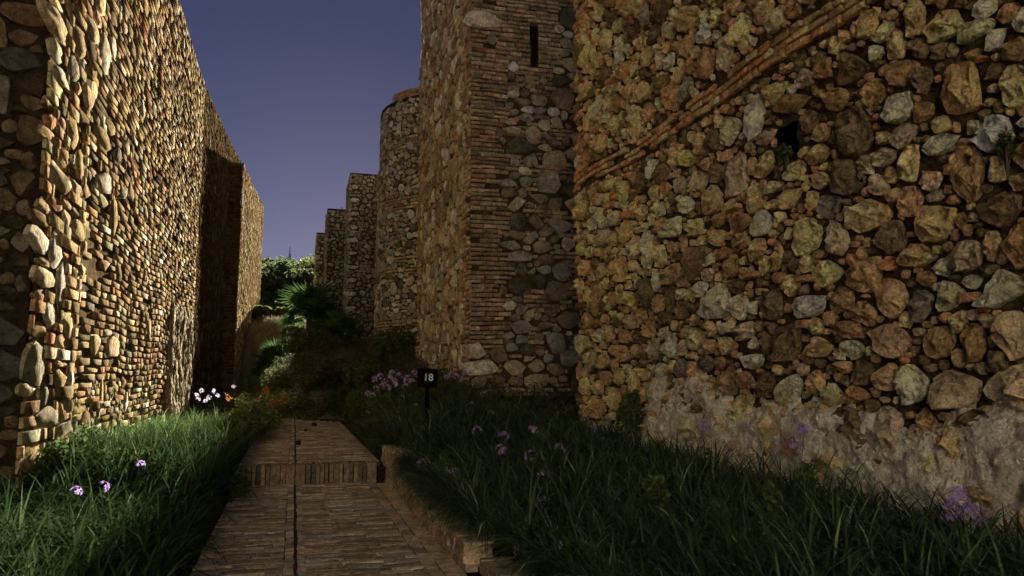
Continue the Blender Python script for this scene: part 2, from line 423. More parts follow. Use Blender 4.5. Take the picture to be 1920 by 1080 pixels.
# ------------------------------------------------------------------ ground
def sstep(a, b, x):
    t = np.clip((x - a) / (b - a), 0, 1); return t * t * (3 - 2 * t)
RY = [0, 6, 11, 13, 16, 20, 27, 34, 39, 44, 60, 160, 230, 420]
RZ = [0.3, 0.36, 0.48, 0.75, 1.15, 1.5, 2.3, 3.1, 4.0, 4.7, 5.4, 21.0, 27.0, 20.0]
def ground_z(x, y):
    x, y = np.asarray(x, float), np.asarray(y, float)
    rise = np.interp(y, RY, RZ)
    left = 0.14 + 0.17 * sstep(8, 13, y)
    low = np.where(y < 11.75, -0.08, 0.2)
    kerb = np.where(y < 6.3, 0.06, np.where(y < 11.2, 0.16, 0.4))
    bed = kerb + (rise - kerb) * sstep(1.6, 3.6, x)
    near = np.where(x < -0.76, left, np.where(x < np.where(y < 6.5, 1.7, 1.55), low, bed))
    x0 = -2.4 - np.clip(y - 38, 0, None) * 0.45
    far = 0.28 + (rise - 0.28) * sstep(x0, x0 + 3.2 + np.clip(y - 30, 0, None) * 0.05, x)
    t = sstep(23.6, 27.5, y)
    return near * (1 - t) + far * t

xs = np.unique(np.concatenate([np.array([-300, -150, -80, -45, -25, -14, -8, -5.5]), np.arange(-4.2, 6.6, 0.15), np.array([-0.7605, -0.76, 1.5495, 1.55, 1.6995, 1.7]),
                               np.array([7, 8, 10, 13, 18, 26, 40, 70, 140, 300])]))
ys = np.unique(np.concatenate([np.array([-60, -30, -12, -5]), np.arange(-2, 30, 0.25), np.array([11.7495, 11.75]), np.arange(30, 75, 1.0), np.arange(75, 250, 6.0), np.array([280, 330, 420, 700, 1200])]))
XX, YY = np.meshgrid(xs, ys)
ZZ = ground_z(XX, YY)
wild = sstep(20, 26, YY) * 0.12 + sstep(60, 90, YY) * 0.9
ZZ = ZZ + wild * np.array([[mnoise.noise(Vector((x * 0.35, y * 0.35, 1.0))) for x in xs] for y in ys])
GV = np.column_stack([XX.ravel(), YY.ravel(), ZZ.ravel()]); nx = len(xs)
GF = [(j * nx + i, j * nx + i + 1, (j + 1) * nx + i + 1, (j + 1) * nx + i) for j in range(len(ys) - 1) for i in range(nx - 1)]
gme = mesh('ground', GV, GF, 'ground', smooth=0)
gme.materials.append(M['soil'])
mi = np.array([1 if YY.ravel()[f[0]] < 24 else 0 for f in GF], np.int32); gme.polygons.foreach_set('material_index', mi)
tag(link('ground', gme), 'earth of the flower beds and the dry slope rising behind', 'ground', kind='structure')

# ------------------------------------------------------------------ right wall: rubble with a brick band and fallen plaster
MARKS = '''4.20,3.76,0.24,0.24,o 3.95,3.34,0.17,0.12,w 5.27,4.37,0.24,0.19,d 5.32,3.77,0.26,0.27,d 5.01,4.05,0.16,0.14,b 4.27,4.30,0.18,0.13,y 4.03,4.12,0.15,0.09,p 3.74,3.87,0.12,0.11,b 3.78,3.63,0.11,0.18,y 3.93,4.26,0.11,0.07,p 3.75,4.15,0.09,0.08,b 4.21,3.10,0.16,0.20,b 4.55,3.18,0.10,0.13,k 4.57,2.82,0.20,0.17,y 3.97,3.06,0.08,0.11,y 3.97,2.79,0.20,0.14,d 4.99,2.78,0.16,0.17,d 4.29,2.51,0.16,0.16,g 3.85,2.53,0.11,0.17,b 4.00,2.20,0.19,0.14,p 4.45,2.23,0.13,0.12,p 4.73,2.19,0.14,0.14,s 3.93,1.89,0.13,0.17,k 5.04,1.89,0.22,0.15,k 4.55,1.89,0.14,0.16,b 4.24,1.87,0.10,0.16,b 4.81,1.53,0.16,0.17,p 5.32,2.46,0.22,0.14,b 5.63,2.82,0.19,0.17,g 6.03,2.92,0.23,0.20,y 5.76,2.54,0.18,0.12,y 6.06,2.24,0.28,0.12,w 5.60,2.27,0.16,0.12,b 6.56,2.31,0.20,0.21,d 7.10,2.33,0.14,0.21,g 7.64,2.43,0.39,0.21,p 6.56,3.54,0.18,0.08,p 6.32,3.34,0.21,0.11,y 6.65,3.81,0.16,0.15,y 7.21,3.90,0.24,0.26,g 5.69,3.18,0.17,0.12,s 5.20,3.47,0.12,0.10,g 5.81,3.69,0.19,0.11,y 6.91,5.46,0.20,0.19,y 6.50,5.45,0.16,0.16,y 6.03,5.29,0.19,0.10,b 6.29,5.09,0.26,0.12,g 5.80,5.07,0.19,0.13,b 6.88,5.14,0.12,0.12,y 7.24,5.19,0.22,0.23,k 6.45,4.53,0.19,0.14,y 6.16,4.31,0.33,0.12,b 5.96,4.49,0.15,0.10,g 5.69,4.48,0.15,0.11,b 6.85,4.38,0.22,0.23,p 7.29,4.43,0.25,0.19,p 9.90,7.25,0.32,0.14,y 9.25,6.81,0.15,0.22,s 8.73,6.62,0.30,0.16,d 10.26,7.17,0.26,0.15,y 9.64,6.78,0.23,0.19,d 8.62,6.28,0.19,0.13,k 7.76,5.84,0.17,0.12,w 9.02,6.43,0.19,0.15,d 10.77,7.08,0.26,0.22,y 8.20,5.86,0.20,0.15,b 9.51,6.51,0.14,0.11,y 9.30,6.22,0.20,0.14,y 8.69,5.88,0.21,0.13,p 7.71,5.28,0.23,0.25,b 8.50,5.56,0.20,0.12,k 8.98,5.66,0.19,0.14,d 8.23,5.21,0.23,0.15,s 8.65,5.23,0.26,0.20,b 9.76,5.34,0.23,0.28,y 11.22,6.09,0.25,0.23,k 10.49,5.61,0.24,0.16,y 11.60,6.01,0.32,0.20,y 11.71,6.59,0.32,0.17,y 10.84,6.50,0.28,0.15,d 11.12,6.91,0.25,0.17,y 11.74,7.22,0.30,0.20,y 8.25,4.36,0.20,0.15,O 8.45,4.08,0.18,0.13,g 7.96,4.00,0.20,0.13,g 9.55,4.40,0.22,0.16,d 10.17,4.47,0.22,0.19,y 8.92,4.37,0.23,0.15,d 8.28,3.76,0.23,0.12,p 8.08,3.45,0.19,0.14,y 7.66,3.23,0.19,0.14,y 10.05,3.80,0.26,0.18,y 10.49,4.04,0.34,0.15,p 11.00,3.82,0.33,0.15,g 11.78,4.44,0.30,0.20,y 11.33,4.13,0.18,0.13,p 9.68,3.50,0.24,0.20,k 10.17,3.20,0.25,0.24,o 11.02,3.30,0.26,0.16,y 8.69,2.94,0.30,0.15,b 11.76,3.44,0.29,0.17,y 10.60,2.78,0.28,0.16,y 9.98,2.76,0.24,0.13,O 9.08,2.61,0.15,0.15,y 8.45,2.44,0.22,0.12,d 11.74,2.55,0.29,0.15,y 10.02,2.41,0.20,0.13,g 11.24,2.24,0.27,0.16,p 10.76,2.27,0.19,0.17,y 10.21,2.19,0.24,0.13,y 9.71,2.19,0.21,0.12,d 9.29,2.00,0.19,0.18,g 8.78,2.00,0.20,0.16,p 8.06,2.05,0.26,0.14,y 11.59,1.82,0.35,0.20,g 11.01,1.84,0.26,0.19,y 9.05,1.71,0.21,0.12,p 8.49,1.71,0.18,0.14,s 7.84,1.73,0.19,0.12,s 10.49,1.58,0.15,0.19,o 10.00,1.55,0.16,0.17,y 9.65,1.65,0.19,0.11,y 11.80,1.40,0.22,0.16,y 11.31,1.41,0.25,0.15,y 10.48,0.82,0.31,0.14,p 6.95,1.76,0.26,0.11,p 6.37,1.89,0.24,0.21,d 5.97,1.49,0.14,0.16,y 5.58,1.66,0.14,0.05,b 5.35,1.59,0.13,0.13,d 6.73,1.48,0.15,0.15,d 5.74,2.31,0.07,0.05,b 4.78,3.59,0.14,0.11,g 4.88,4.52,0.12,0.09,y 4.68,4.10,0.16,0.11,b 5.02,3.48,0.15,0.09,g 7.33,2.84,0.22,0.15,b 6.82,2.94,0.21,0.13,y 7.14,3.30,0.21,0.11,b 5.52,2.00,0.17,0.10,b 7.07,2.09,0.20,0.15,g 7.44,1.93,0.14,0.15,y'''
rng = np.random.default_rng(11)
rw = Masonry('rubble_wall', 'rough rubble wall with big ochre stones, brick bands and pale plaster at its foot', 'wall', (4.75, 7, 0), (1.9, 1.69, 1.4))
pn = Panel((4.75, 12.08, 0), (0, -1, 0), (-1, 0, 0), 10.2, 9.4, 1, 0.025, 0.03)
fixed = []
for q in MARKS.split():
    a = q.split(','); fixed.append((12.08 - float(a[0]), float(a[1]), float(a[2]) * 0.93, float(a[3]) * 0.93, a[4]))
fixed.append((12.08 - 6.29, 3.97, 0.21, 0.26, 'hole')); fixed.append((12.08 - 7.05, 0.98, 0.16, 0.1, 'hole'))
BANDS = [(4.82, 5.12), (8.25, 8.46)]
fixed = [(u, (4.95 + 0.24 + rv if v > 4.95 else 4.95 - 0.24 - rv) if abs(v - 4.95) < 0.24 + rv else v, ru, rv, c) for u, v, ru, rv, c in fixed]
inband = lambda u, v, ru, rv: all(not (b0 - rv * 1.35 < v < b1 + rv * 1.35) for b0, b1 in BANDS)
for _ in range(46):                                              # single bricks set among the stones
    u, v = rng.uniform(0, 10), rng.uniform(0.4, 9.2); l = rng.uniform(0.07, 0.13)
    if inband(u, v, l, 0.04) and ell_free([f[:4] for f in fixed], u, v, l, 0.035, 1.0): fixed.append((u, v, l, rng.uniform(0.028, 0.04), 'r'))
for v in np.arange(0.7, 9, 0.55):                                # bricks tying the far corner
    for k in range(rng.integers(1, 3)):
        if ell_free([f[:4] for f in fixed], 0.13, v + k * 0.085, 0.12, 0.035, 1.0): fixed.append((0.1, v + k * 0.085, 0.13, 0.034, 'r'))
A, cls = pack(rng, 10.2, 9.4, [(0.17, 0.26, 1200, MIX_WARM), (0.1, 0.17, 5000, MIX_WARM), (0.06, 0.1, 9000, MIX_WARM + 'rRd'), (0.03, 0.055, 26000, 'ybbddgrmdb')],
              fixed, inband)
for i, c in enumerate(cls):
    if c == 'hole': continue
    if c == 'r' and A[i, 2] > 0.06 and A[i, 2] / A[i, 3] > 1.7:
        u, v, ru, rv = A[i]; rw.brick(pn, rng, (u - ru, u + ru, v - rv, v + rv), 'r' if rng.random() < .5 else 'R', 0.07, 1); continue
    r = math.sqrt(A[i, 2] * A[i, 3])
    rw.stone(pn, rng, A, i, c, 0.06 + 0.55 * r if r > 0.06 else 0.05, 3 if r > 0.085 else 1, 0.8)
for b0, b1 in BANDS:
    for b in courses(rng, 0, 10.2, b0, b1, 0.095, 0.14, 0.34, 0.026, vj=0.9):
        if rng.random() < 0.9: rw.brick(pn, rng, b, 'mbRrbmqR'[rng.integers(8)], 0.045, 1)
hole_rw = lambda u, v: (abs(u - 5.79) < 0.15 and abs(v - 3.97) < 0.19) or (abs(u - 5.03) < 0.12 and abs(v - 0.98) < 0.07)
rw.core.add(*pn.sheet(0.05, 0.045, hole_rw, -0.04))
rw.core.add(*box_geo(5.25, 7.6, 1.8, 11.9, -0.2, 9.35))
rw.core.add(*box_geo(4.78, 5.25, 11.85, 12.03, -0.2, 9.35))
rw.core.add(*box_geo(4.78, 5.25, 1.85, 2.0, -0.2, 9.35)); rw.core.add(*box_geo(4.78, 5.3, 1.9, 11.95, 9.3, 9.4))
root = rw.finish('mortar')
def pmask(u, v):
    y = 12.08 - u
    top = np.interp(y, [2, 3.9, 4.4, 4.8, 5.5, 6.4, 7.1, 7.9, 9.4, 9.7], [1.3, 1.3, 1.38, 1.2, 1.28, 1.28, 1.15, 1.55, 1.55, 0.6])
    return np.clip((top - v) * 5, -1.5, 0.42) + (-1.5 if y > 9.75 else 0)
V, F = plaster_sheet(pn, 2.2, 10.1, 0.2, 1.75, 0.024, 0.12, pmask, 4.0)
link('plaster', mesh('plaster', V, F, 'plaster', smooth=0), root)['label'] = 'patchy pale plaster clinging to the foot of the wall'

# unseen pale stone wall, added behind the viewer to bounce sunlight into the shade
rng = np.random.default_rng(15)
bw = Masonry('bounce_wall', 'unseen stone wall added behind the viewer as a sunlight reflector', 'wall', (0, -7, 0))
pn = Panel((-7.0, -7.0, 0), (1, 0, 0), (0, 1, 0), 12.5, 8.0, 12, 0.02, 0.02)
A, cls = pack(rng, 12.5, 8.0, [(0.2, 0.35, 500, 'wpwgp'), (0.12, 0.2, 1500, 'wpwgp')], ())
for i, c in enumerate(cls): bw.stone(pn, rng, A, i, c, 0.08, 1)
bw.core.add(*pn.sheet(0.25, 0.03, None, -0.005)); bw.core.add(*box_geo(-7, 5.5, -7.8, -7.1, -0.2, 7.95))
bw.finish('plaster', single=0)['kind'] = 'structure'

# ------------------------------------------------------------------ left wall, near part
rng = np.random.default_rng(21)
lw = Masonry('curtain_wall', 'tall sunlit wall beside the grass, courses of brick and stone', 'wall', (-3.3, 18, 0), (0.97, 0.9, 0.74), 'stone_smooth')
pn = Panel((-3.3, 10.85, 0), (0, 1, 0), (1, 0, 0), 15.75, 11.6, 2, 0.03, 0.01)
LB = [(v, v + 0.36) for v in (1.55, 2.75, 3.9, 5.1, 6.3, 7.6)]
def okl(u, v, ru, rv):
    if u < 0.3: return False
    edge = 6.0 - 0.28 * v + 1.2 * math.sin(v * 1.3)
    if u < edge: return all(not (b0 - rv * .6 < v < b1 + rv * .6) for b0, b1 in LB) or rng.random() < 0.12
    if u > 11.2 and v < 3.4: return rng.random() < 0.08
    return rng.random() < (0.2 if v > 3.4 else 0.5) and max(ru, rv) < 0.27
A, cls = pack(rng, 15.6, 11.6, [(0.2, 0.3, 110, 'yppwgky'), (0.12, 0.2, 400, 'yyppwgbkm'), (0.07, 0.12, 600, 'yypwgbkmR')], (), okl, aspect=3.2)
for i, c in enumerate(cls):
    r = math.sqrt(A[i, 2] * A[i, 3])
    lw.stone(pn, rng, A, i, c, 0.018 + 0.1 * r, 2 if r > 0.1 else 1, 0.3)
for b in courses(rng, 0, 15.75, 0.1, 11.55, 0.13, 0.25, 0.9, 0.034, A):
    if b[0] < 6.0 - 0.28 * b[2] + 1.2 * math.sin(b[2] * 1.3) and not any(b0 < b[2] < b1 for b0, b1 in LB) and rng.random() < 0.25: continue
    if b[0] > 11.2 and b[2] < 3.3 and rng.random() < 0.8: continue
    if rng.random() < 0.96: lw.brick(pn, rng, b, 'yypqmpgyywbbqRmd'[rng.integers(16)], 0.026, 1)
lw.core.add(*pn.sheet(0.09, 0.006, None, 0.0))
ps = Panel((-2.75, 9.1, 0), (0, 1, 0), (1, 0, 0), 1.75, 11.6, 13, 0.02, 0.01)
A, cls = pack(rng, 1.75, 11.6, [(0.15, 0.24, 90, 'yppwgky'), (0.09, 0.14, 260, 'yypwgbkmR')], (), aspect=2.8)
for i, c in enumerate(cls): lw.stone(ps, rng, A, i, c, 0.02 + 0.1 * math.sqrt(A[i, 2] * A[i, 3]), 2, 0.4)
for b in courses(rng, 0, 1.75, 0.1, 11.55, 0.15, 0.2, 0.7, 0.03, A): lw.brick(ps, rng, b, 'yypqmpgyywbbqRmd'[rng.integers(16)], 0.03, 1)
lw.core.add(*ps.sheet(0.09, 0.01, None, -0.002)); keep = lw.gain; lw.gain = np.array([0.5, 0.46, 0.4]); dark = Geo()  # lower gain paints the shade of the near end face into its stones
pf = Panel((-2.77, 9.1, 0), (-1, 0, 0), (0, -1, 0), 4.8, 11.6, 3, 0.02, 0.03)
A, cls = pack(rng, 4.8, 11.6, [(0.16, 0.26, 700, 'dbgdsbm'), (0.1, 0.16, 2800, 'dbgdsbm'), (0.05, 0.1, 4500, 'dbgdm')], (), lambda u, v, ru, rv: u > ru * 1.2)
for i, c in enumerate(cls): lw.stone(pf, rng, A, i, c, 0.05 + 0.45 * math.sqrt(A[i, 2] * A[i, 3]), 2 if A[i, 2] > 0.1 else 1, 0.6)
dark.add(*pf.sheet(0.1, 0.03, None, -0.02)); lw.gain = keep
lw.core.add(*box_geo(-7.5, -2.85, 9.25, 10.84, -0.2, 11.55))
lw.core.add(*box_geo(-7.5, -3.42, 11.12, 26.5, -0.2, 11.55)); lw.core.add(*box_geo(-3.75, -3.32, 26.35, 26.58, -0.2, 11.55))
lw.core.add(*box_geo(-3.5, -3.31, 11.05, 26.5, 11.45, 11.58))
root = lw.finish('mortar_light'); link('mortar_core', mesh('mortar_core', dark.verts(), dark.f, 'soil', smooth=0), root)  # extra dark core behind the end face, part of its painted shade
def lmask(u, v):
    return np.clip((u - 10.9) * 2.5, -1.6, 0.8) + np.clip((3.3 - v) * 2, -2.4, 0) + (0.0 if u > 14.6 else 0)
V, F = plaster_sheet(pn, 10.0, 15.62, 0.1, 4.4, 0.055, 0.08, lmask, 9.0)
link('plaster', mesh('plaster', V, F, 'plaster_warm', smooth=0), root)['label'] = 'smooth cream plaster at the far foot of the wall'
V, F = plaster_sheet(pn, 0.0, 6.5, 0.1, 2.6, 0.055, 0.07, lambda u, v: -0.25 + np.clip((1.6 - v), -1.5, 0.3), 19.0)
link('plaster', mesh('plaster', V, F, 'plaster_warm', smooth=0), root)['label'] = 'scraps of white plaster between the big stones'

# ------------------------------------------------------------------ left wall, far part and its buttress
def coursed_wall(m, pn, rng, course, lmin, lmax, depth, stones, detail=0, joint=0.03, brickmix=MIX_BRICK, cutrect=None, u0=0, v0=0.0, okf=None, sdetail=1, fixed=(), flat=0.4):
    top = pn.top if pn.top is not None else (lambda u: pn.H)
    A, cls = pack(rng, pn.W, pn.H, stones, fixed, lambda u, v, ru, rv: v + rv < top(u) and v > v0 and (okf is None or okf(u, v, ru, rv)))
    for i, c in enumerate(cls):
        if c != 'hole': m.stone(pn, rng, A, i, c, depth * 0.8 + (0.3 if m.mat == 'stone' else 0.06) * math.sqrt(A[i, 2] * A[i, 3]), sdetail, flat if m.mat == 'stone' else 0.12)
    for b in courses(rng, u0, pn.W, v0, pn.H, course, lmin, lmax, joint, A, cutrect):
        if b[3] < top((b[0] + b[1]) / 2) and rng.random() < 0.96: m.brick(pn, rng, b, brickmix[rng.integers(len(brickmix))], depth, detail)
rng = np.random.default_rng(31)
fw = Masonry('curtain_wall', 'tall left-hand wall section lying in deep shadow between two sunlit stretches', 'wall', (-3.45, 38, 0), (0.4, 0.34, 0.24), 'stone_smooth')  # low gain: the deep shadow is partly painted into the stone colour
pn = Panel((-3.45, 26.62, 0), (0, 1, 0), (1, 0, 0), 22.0, 15.6, 4, 0.03, 0.006, top=lambda u: np.interp(u, [0, 1.5, 5.6, 11.4, 21], [12.0, 12.15, 12.5, 13.2, 14.5]))
coursed_wall(fw, pn, rng, 0.17, 0.2, 0.55, 0.03, [(0.14, 0.28, 500, 'ypgwgy'), (0.1, 0.15, 800, 'ypgwgy')], brickmix='yqqmyypgRb')
fw.core.add(*pn.sheet(0.25, 0.006, None, -0.005)); fw.core.add(*box_geo(-8, -3.6, 26.7, 48.5, -0.2, 12.0))
fw.finish('mortar_light')
bt = Masonry('wall_buttress', 'sunlit end of the left wall, standing forward of the shadowed stretch', 'buttress', (-2.7, 48, 0), (1.15, 1.03, 0.8), 'stone_smooth')
pn = Panel((-2.85, 38.9, 0), (0.012, 1, 0), (1, -0.012, 0), 18.1, 14.4, 5, 0.03, 0.006, top=lambda u: 12.35 + 0.1 * u)
coursed_wall(bt, pn, rng, 0.19, 0.22, 0.6, 0.04, [(0.16, 0.3, 500, 'ypwwgyp'), (0.1, 0.16, 900, 'ypgwky')], brickmix='yqpmyypwRp', flat=0.12)
bt.core.add(*pn.sheet(0.25, 0.006, None, -0.005))
pn = Panel((-2.85, 38.9, 0), (-1, 0, 0), (0, -1, 0), .7, 12.35, 6, 0.02, 0.01); bt.gain = np.array([0.32, 0.27, 0.2])  # return face tinted down, its shade painted into the bricks
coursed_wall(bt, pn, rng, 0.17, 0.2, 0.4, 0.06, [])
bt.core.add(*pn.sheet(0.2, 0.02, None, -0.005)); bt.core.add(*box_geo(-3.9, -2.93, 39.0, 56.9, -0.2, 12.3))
bt.finish('mortar_light')

# ------------------------------------------------------------------ square tower with the slit window
rng = np.random.default_rng(41)
t1 = Masonry('square_tower', 'tall square tower with brick corners and a dark slit window', 'tower', (3.72, 16.1, 0), (1.05, 1.1, 1.15))
SX, SZ = (1.43, 1.65), (8.95, 9.92)                               # slit, panel coordinates
pn = Panel((3.72, 16.1, 0), (1, 0, 0), (0, -1, 0), 4.6, 13.0, 7, 0.012, 0.015)
def okt(u, v, ru, rv):
    if u - ru < 0.78 + 0.18 * math.sin(v * 5) and v > 2.2: return False
    if SX[0] - 0.16 - ru < u < SX[1] + 0.16 + ru and SZ[0] - 0.25 - rv < v < SZ[1] + 0.3 + rv: return False
    if u < 2.2 and 8.9 < v < 10.9: return False
    b = (v - 0.35) % 1.02
    return rv * 0.8 < b < 0.86 - rv * 0.6 or rng.random() < 0.1
sx = lambda a, b, c, d, e: (a, b, c, d, e)
FIX1 = [(0.24, 9.95, 0.36, 0.16, 'p'), (1.02, 8.88, 0.09, 0.1, 'w'), (0.27, 1.82, 0.34, 0.15, 'p'), (1.05, 1.78, 0.26, 0.14, 'y'), (1.55, 1.8, 0.22, 0.15, 'y'), (2.02, 1.76, 0.2, 0.14, 'b'),
        (1.05, 8.2, 0.13, 0.09, 'p'), (1.38, 7.86, 0.15, 0.09, 'w'), (1.7, 7.86, 0.15, 0.1, 'g'), (2.05, 7.86, 0.16, 0.1, 'w'), (1.0, 7.33, 0.15, 0.08, 'p'), (0.95, 7.92, 0.12, 0.08, 'g'),
        (2.2, 9.95, 0.12, 0.09, 'p'), (1.8, 6.95, 0.2, 0.1, 'y'), (1.3, 6.1, 0.16, 0.1, 'g'), (1.2, 4.35, 0.24, 0.15, 'g'), (0.5, 9.5, 0.1, 0.09, 'g')]
coursed_wall(t1, pn, rng, 0.105, 0.2, 0.36, 0.05, [(0.17, 0.27, 700, 'gbydmbg'), (0.11, 0.17, 2500, 'gbydmbgp'), (0.07, 0.11, 2500, 'gbydmbgp')], 1, 0.026,
             'RqqRmqmbr', (SX[0], SX[1], SZ[0], SZ[1]), 0, 0.8, okt, 2, FIX1)
hole = lambda u, v: SX[0] < u < SX[1] and SZ[0] < v < SZ[1]
nfix = int(4.6 / 0.11)
t1.core.add(*pn.sheet(0.0555, 0.02, hole, -0.005))
pl = Panel((3.72, 16.1, 0), (0, 1, 0), (-1, 0, 0), 7.4, 14.8, 8, 0.015, 0.02)
okp = lambda u, v, ru, rv: u - ru > 0.5 and u + ru < 6.9 and rng.random() < 0.75 and not ((v % 1.6) < 0.25)
coursed_wall(t1, pl, rng, 0.11, 0.18, 0.36, 0.05, [(0.16, 0.28, 1400, 'gybkpymw'), (0.1, 0.16, 4000, 'gybkpymw'), (0.07, 0.1, 4000, 'gybkpym')], 1, 0.026, 'RqqRrmqy', None, 0, 0.8, okp, 1)
t1.core.add(*pl.sheet(0.15, 0.03, None, -0.005))
t1.core.add(*box_geo(3.9, 8.3, 16.9, 23.4, -0.2, 14.7)); t1.core.add(*box_geo(3.76, 8.3, 16.14, 16.6, 12.9, 14.8))
t1.core.add(*box_geo(8.25, 8.32, 16.12, 23.4, -0.2, 14.8))
root = t1.finish('mortar', small='small_bricks')
v, f = box_geo(3.72 + SX[0] - .06, 3.72 + SX[1] + .06, 16.11, 16.8, SZ[0] - .05, SZ[1] + .05)
sl = link('slit_window', mesh('slit_window', v, [q for q in f if q != (0, 1, 5, 4)], 'mortar'), root); sl['label'] = 'dark narrow slit window'

# ------------------------------------------------------------------ round tower
rng = np.random.default_rng(51)
t2 = Masonry('round_tower', 'round rubble tower with a small brick block on its rim', 'tower', (6.27, 29.5, 1), (1.2, 1.38, 1.6))
CX, CY, CR = 6.27, 29.5, 3.2
A0 = math.radians(285)
pn = Panel((CX, CY, 0.8), (1, 0, 0), (0, -1, 0), CR * math.radians(140), 11.45, 9, 0.008, 0.008, round_=(CX, CY, CR, A0, -1))
coursed_wall(t2, pn, rng, 0.12, 0.16, 0.4, 0.05, [(0.13, 0.18, 260, 'ggpyywbd'), (0.09, 0.14, 2600, 'ggpyywbdk'), (0.06, 0.09, 4000, 'ggpyybdR')], 0, 0.03, 'RqqrmmybR', None, 0, 0, lambda u, v, ru, rv: (v % 2.3) > 0.75 or rng.random() < 0.12, 1)
t2.core.add(*pn.sheet(0.14, 0.015, None, -0.005))
n = 64; ring = [(CX + (CR - .12) * math.cos(2 * math.pi * i / n), CY + (CR - .12) * math.sin(2 * math.pi * i / n)) for i in range(n)]
t2.core.add([(x, y, 0.5) for x, y in ring] + [(x, y, 12.22) for x, y in ring], [(i, (i + 1) % n, n + (i + 1) % n, n + i) for i in range(n)] + [tuple(range(n, 2 * n))])
for k in range(64):
    a, b = 2 * math.pi * k / 64, 2 * math.pi * (k + 1) / 64; q = [(CX + r * math.cos(t), CY + r * math.sin(t)) for r, t in ((CR + .02, a), (CR + .02, b), (CR - .4, b), (CR - .4, a))]
    t2.core.add([(x, y, 12.15) for x, y in q] + [(x, y, 12.25) for x, y in q], [(0, 1, 5, 4), (4, 5, 6, 7), (0, 1, 2, 3)])
root = t2.finish('mortar')
th = [A0 - math.radians(a) for a in (56, 60, 64, 68, 72, 76, 80)]
g = Geo()
for k in range(len(th) - 1):
    for row in range(3):
        a, b = th[k] + .004, th[k + 1] - .004; sh = math.radians(2) * (row % 2); r0, r1 = CR - .42, CR - .03
        P = [(CX + r * math.cos(t - sh), CY + r * math.sin(t - sh)) for r, t in ((r1, a), (r1, b), (r0, b), (r0, a))]
        z0 = 12.255 + row * .115
        me = mesh('brick', [(x, y, z0) for x, y in P] + [(x, y, z0 + .1) for x, y in P], [(0, 1, 5, 4), (1, 2, 6, 5), (2, 3, 7, 6), (3, 0, 4, 7), (4, 5, 6, 7)], 'stone', tint_of(rng, 'RqmR'[rng.integers(4)], .25))
        link('brick', me, root)

# ------------------------------------------------------------------ three square towers further up the slope
def far_tower(name, label, x0, y0, depth, zb, zt, seed, course, mix, bmix, quoins):
    rng = np.random.default_rng(seed)
    m = Masonry(name, label, 'tower', (x0, y0, zb), (1.2, 1.38, 1.6))
    pn = Panel((x0, y0, zb), (1, 0, 0), (0, -1, 0), 5.0, zt - zb, seed, 0.006, 0.006)
    fx = [(0.2, v, 0.22 * rng.uniform(0.7, 1.3), 0.11, 'wpw'[rng.integers(3)]) for v in np.arange(0.6, zt - zb - 0.2, 0.62)] if quoins else []
    coursed_wall(m, pn, rng, course, 0.16, 0.42, 0.035, [(0.1, 0.15, 300, mix), (0.07, 0.11, 1800, mix)], 0, 0.03, bmix, None, 0, 0, None, 0, fx)
    m.core.add(*pn.sheet(0.25, 0.01, None, -0.005))
    pl = Panel((x0, y0, zb), (0, 1, 0), (-1, 0, 0), depth, zt - zb, seed + 1, 0.006, 0.006)
    fx = [(0.24, v, 0.25 * rng.uniform(0.7, 1.3), 0.11, 'wpw'[rng.integers(3)]) for v in np.arange(0.6, zt - zb - 0.2, 0.62)] if quoins else []
    coursed_wall(m, pl, rng, course, 0.16, 0.42, 0.035, [(0.1, 0.15, 200, mix + 'pw'), (0.07, 0.11, 900, mix + 'p')], 0, 0.03, bmix + 'py', None, 0, 0, None, 0, fx)
    m.core.add(*pl.sheet(0.25, 0.01, None, -0.005))
    m.core.add(*box_geo(x0 + .12, x0 + 4.95, y0 + .12, y0 + depth, zb - 0.3, zt - 0.03))
    m.core.add(*box_geo(x0 - .02, x0 + 5.0, y0 - .02, y0 + depth + .02, zt - .06, zt + .04))
    return m.finish('mortar')
far_tower('square_tower', 'grey-brown square tower with pale corner stones, next to the round one', 2.2, 34.0, 2.8, 2.2, 10.87, 61, 0.12, 'gbmgy', 'mbgqmg', True)
r4 = far_tower('square_tower', 'square tower between the palm and the one with pale corner stones', 1.39, 38.5, 2.5, 2.6, 10.13, 71, 0.13, 'gbmgdy', 'mqgbqr', False)
far_tower('square_tower', 'farthest and smallest square tower, beside the wooded hill', 0.98, 42.5, 2.6, 3.2, 9.6, 81, 0.14, 'gbmgdy', 'Rqmbqr', False)
g = Geo(); g.add(*box_geo(2.1, 2.12, 38.9, 38.92, 10.1, 10.42)); g.add(*box_geo(2.03, 2.19, 38.9, 38.92, 10.32, 10.34))
link('vane', mesh('vane', g.verts(), g.f, 'steel'), r4)
# curtain wall that ties the towers together, mostly hidden behind them
rng = np.random.default_rng(91)
cw = Masonry('curtain_wall', 'plain rubble wall joining the towers behind the round one', 'wall', (7.4, 35, 1))
pn = Panel((7.2, 23.3, 0.5), (0, 1, 0), (-1, 0, 0), 36, 8.5, 10, 0.02, 0.02)
coursed_wall(cw, pn, rng, 0.3, 0.4, 0.9, 0.05, [(0.2, 0.4, 300, 'gbym')], 0, 0.04)
cw.core.add(*pn.sheet(0.5, 0.03, None, -0.005)); cw.core.add(*box_geo(7.3, 8.2, 23.45, 59, 0, 8.9)); cw.finish('mortar')

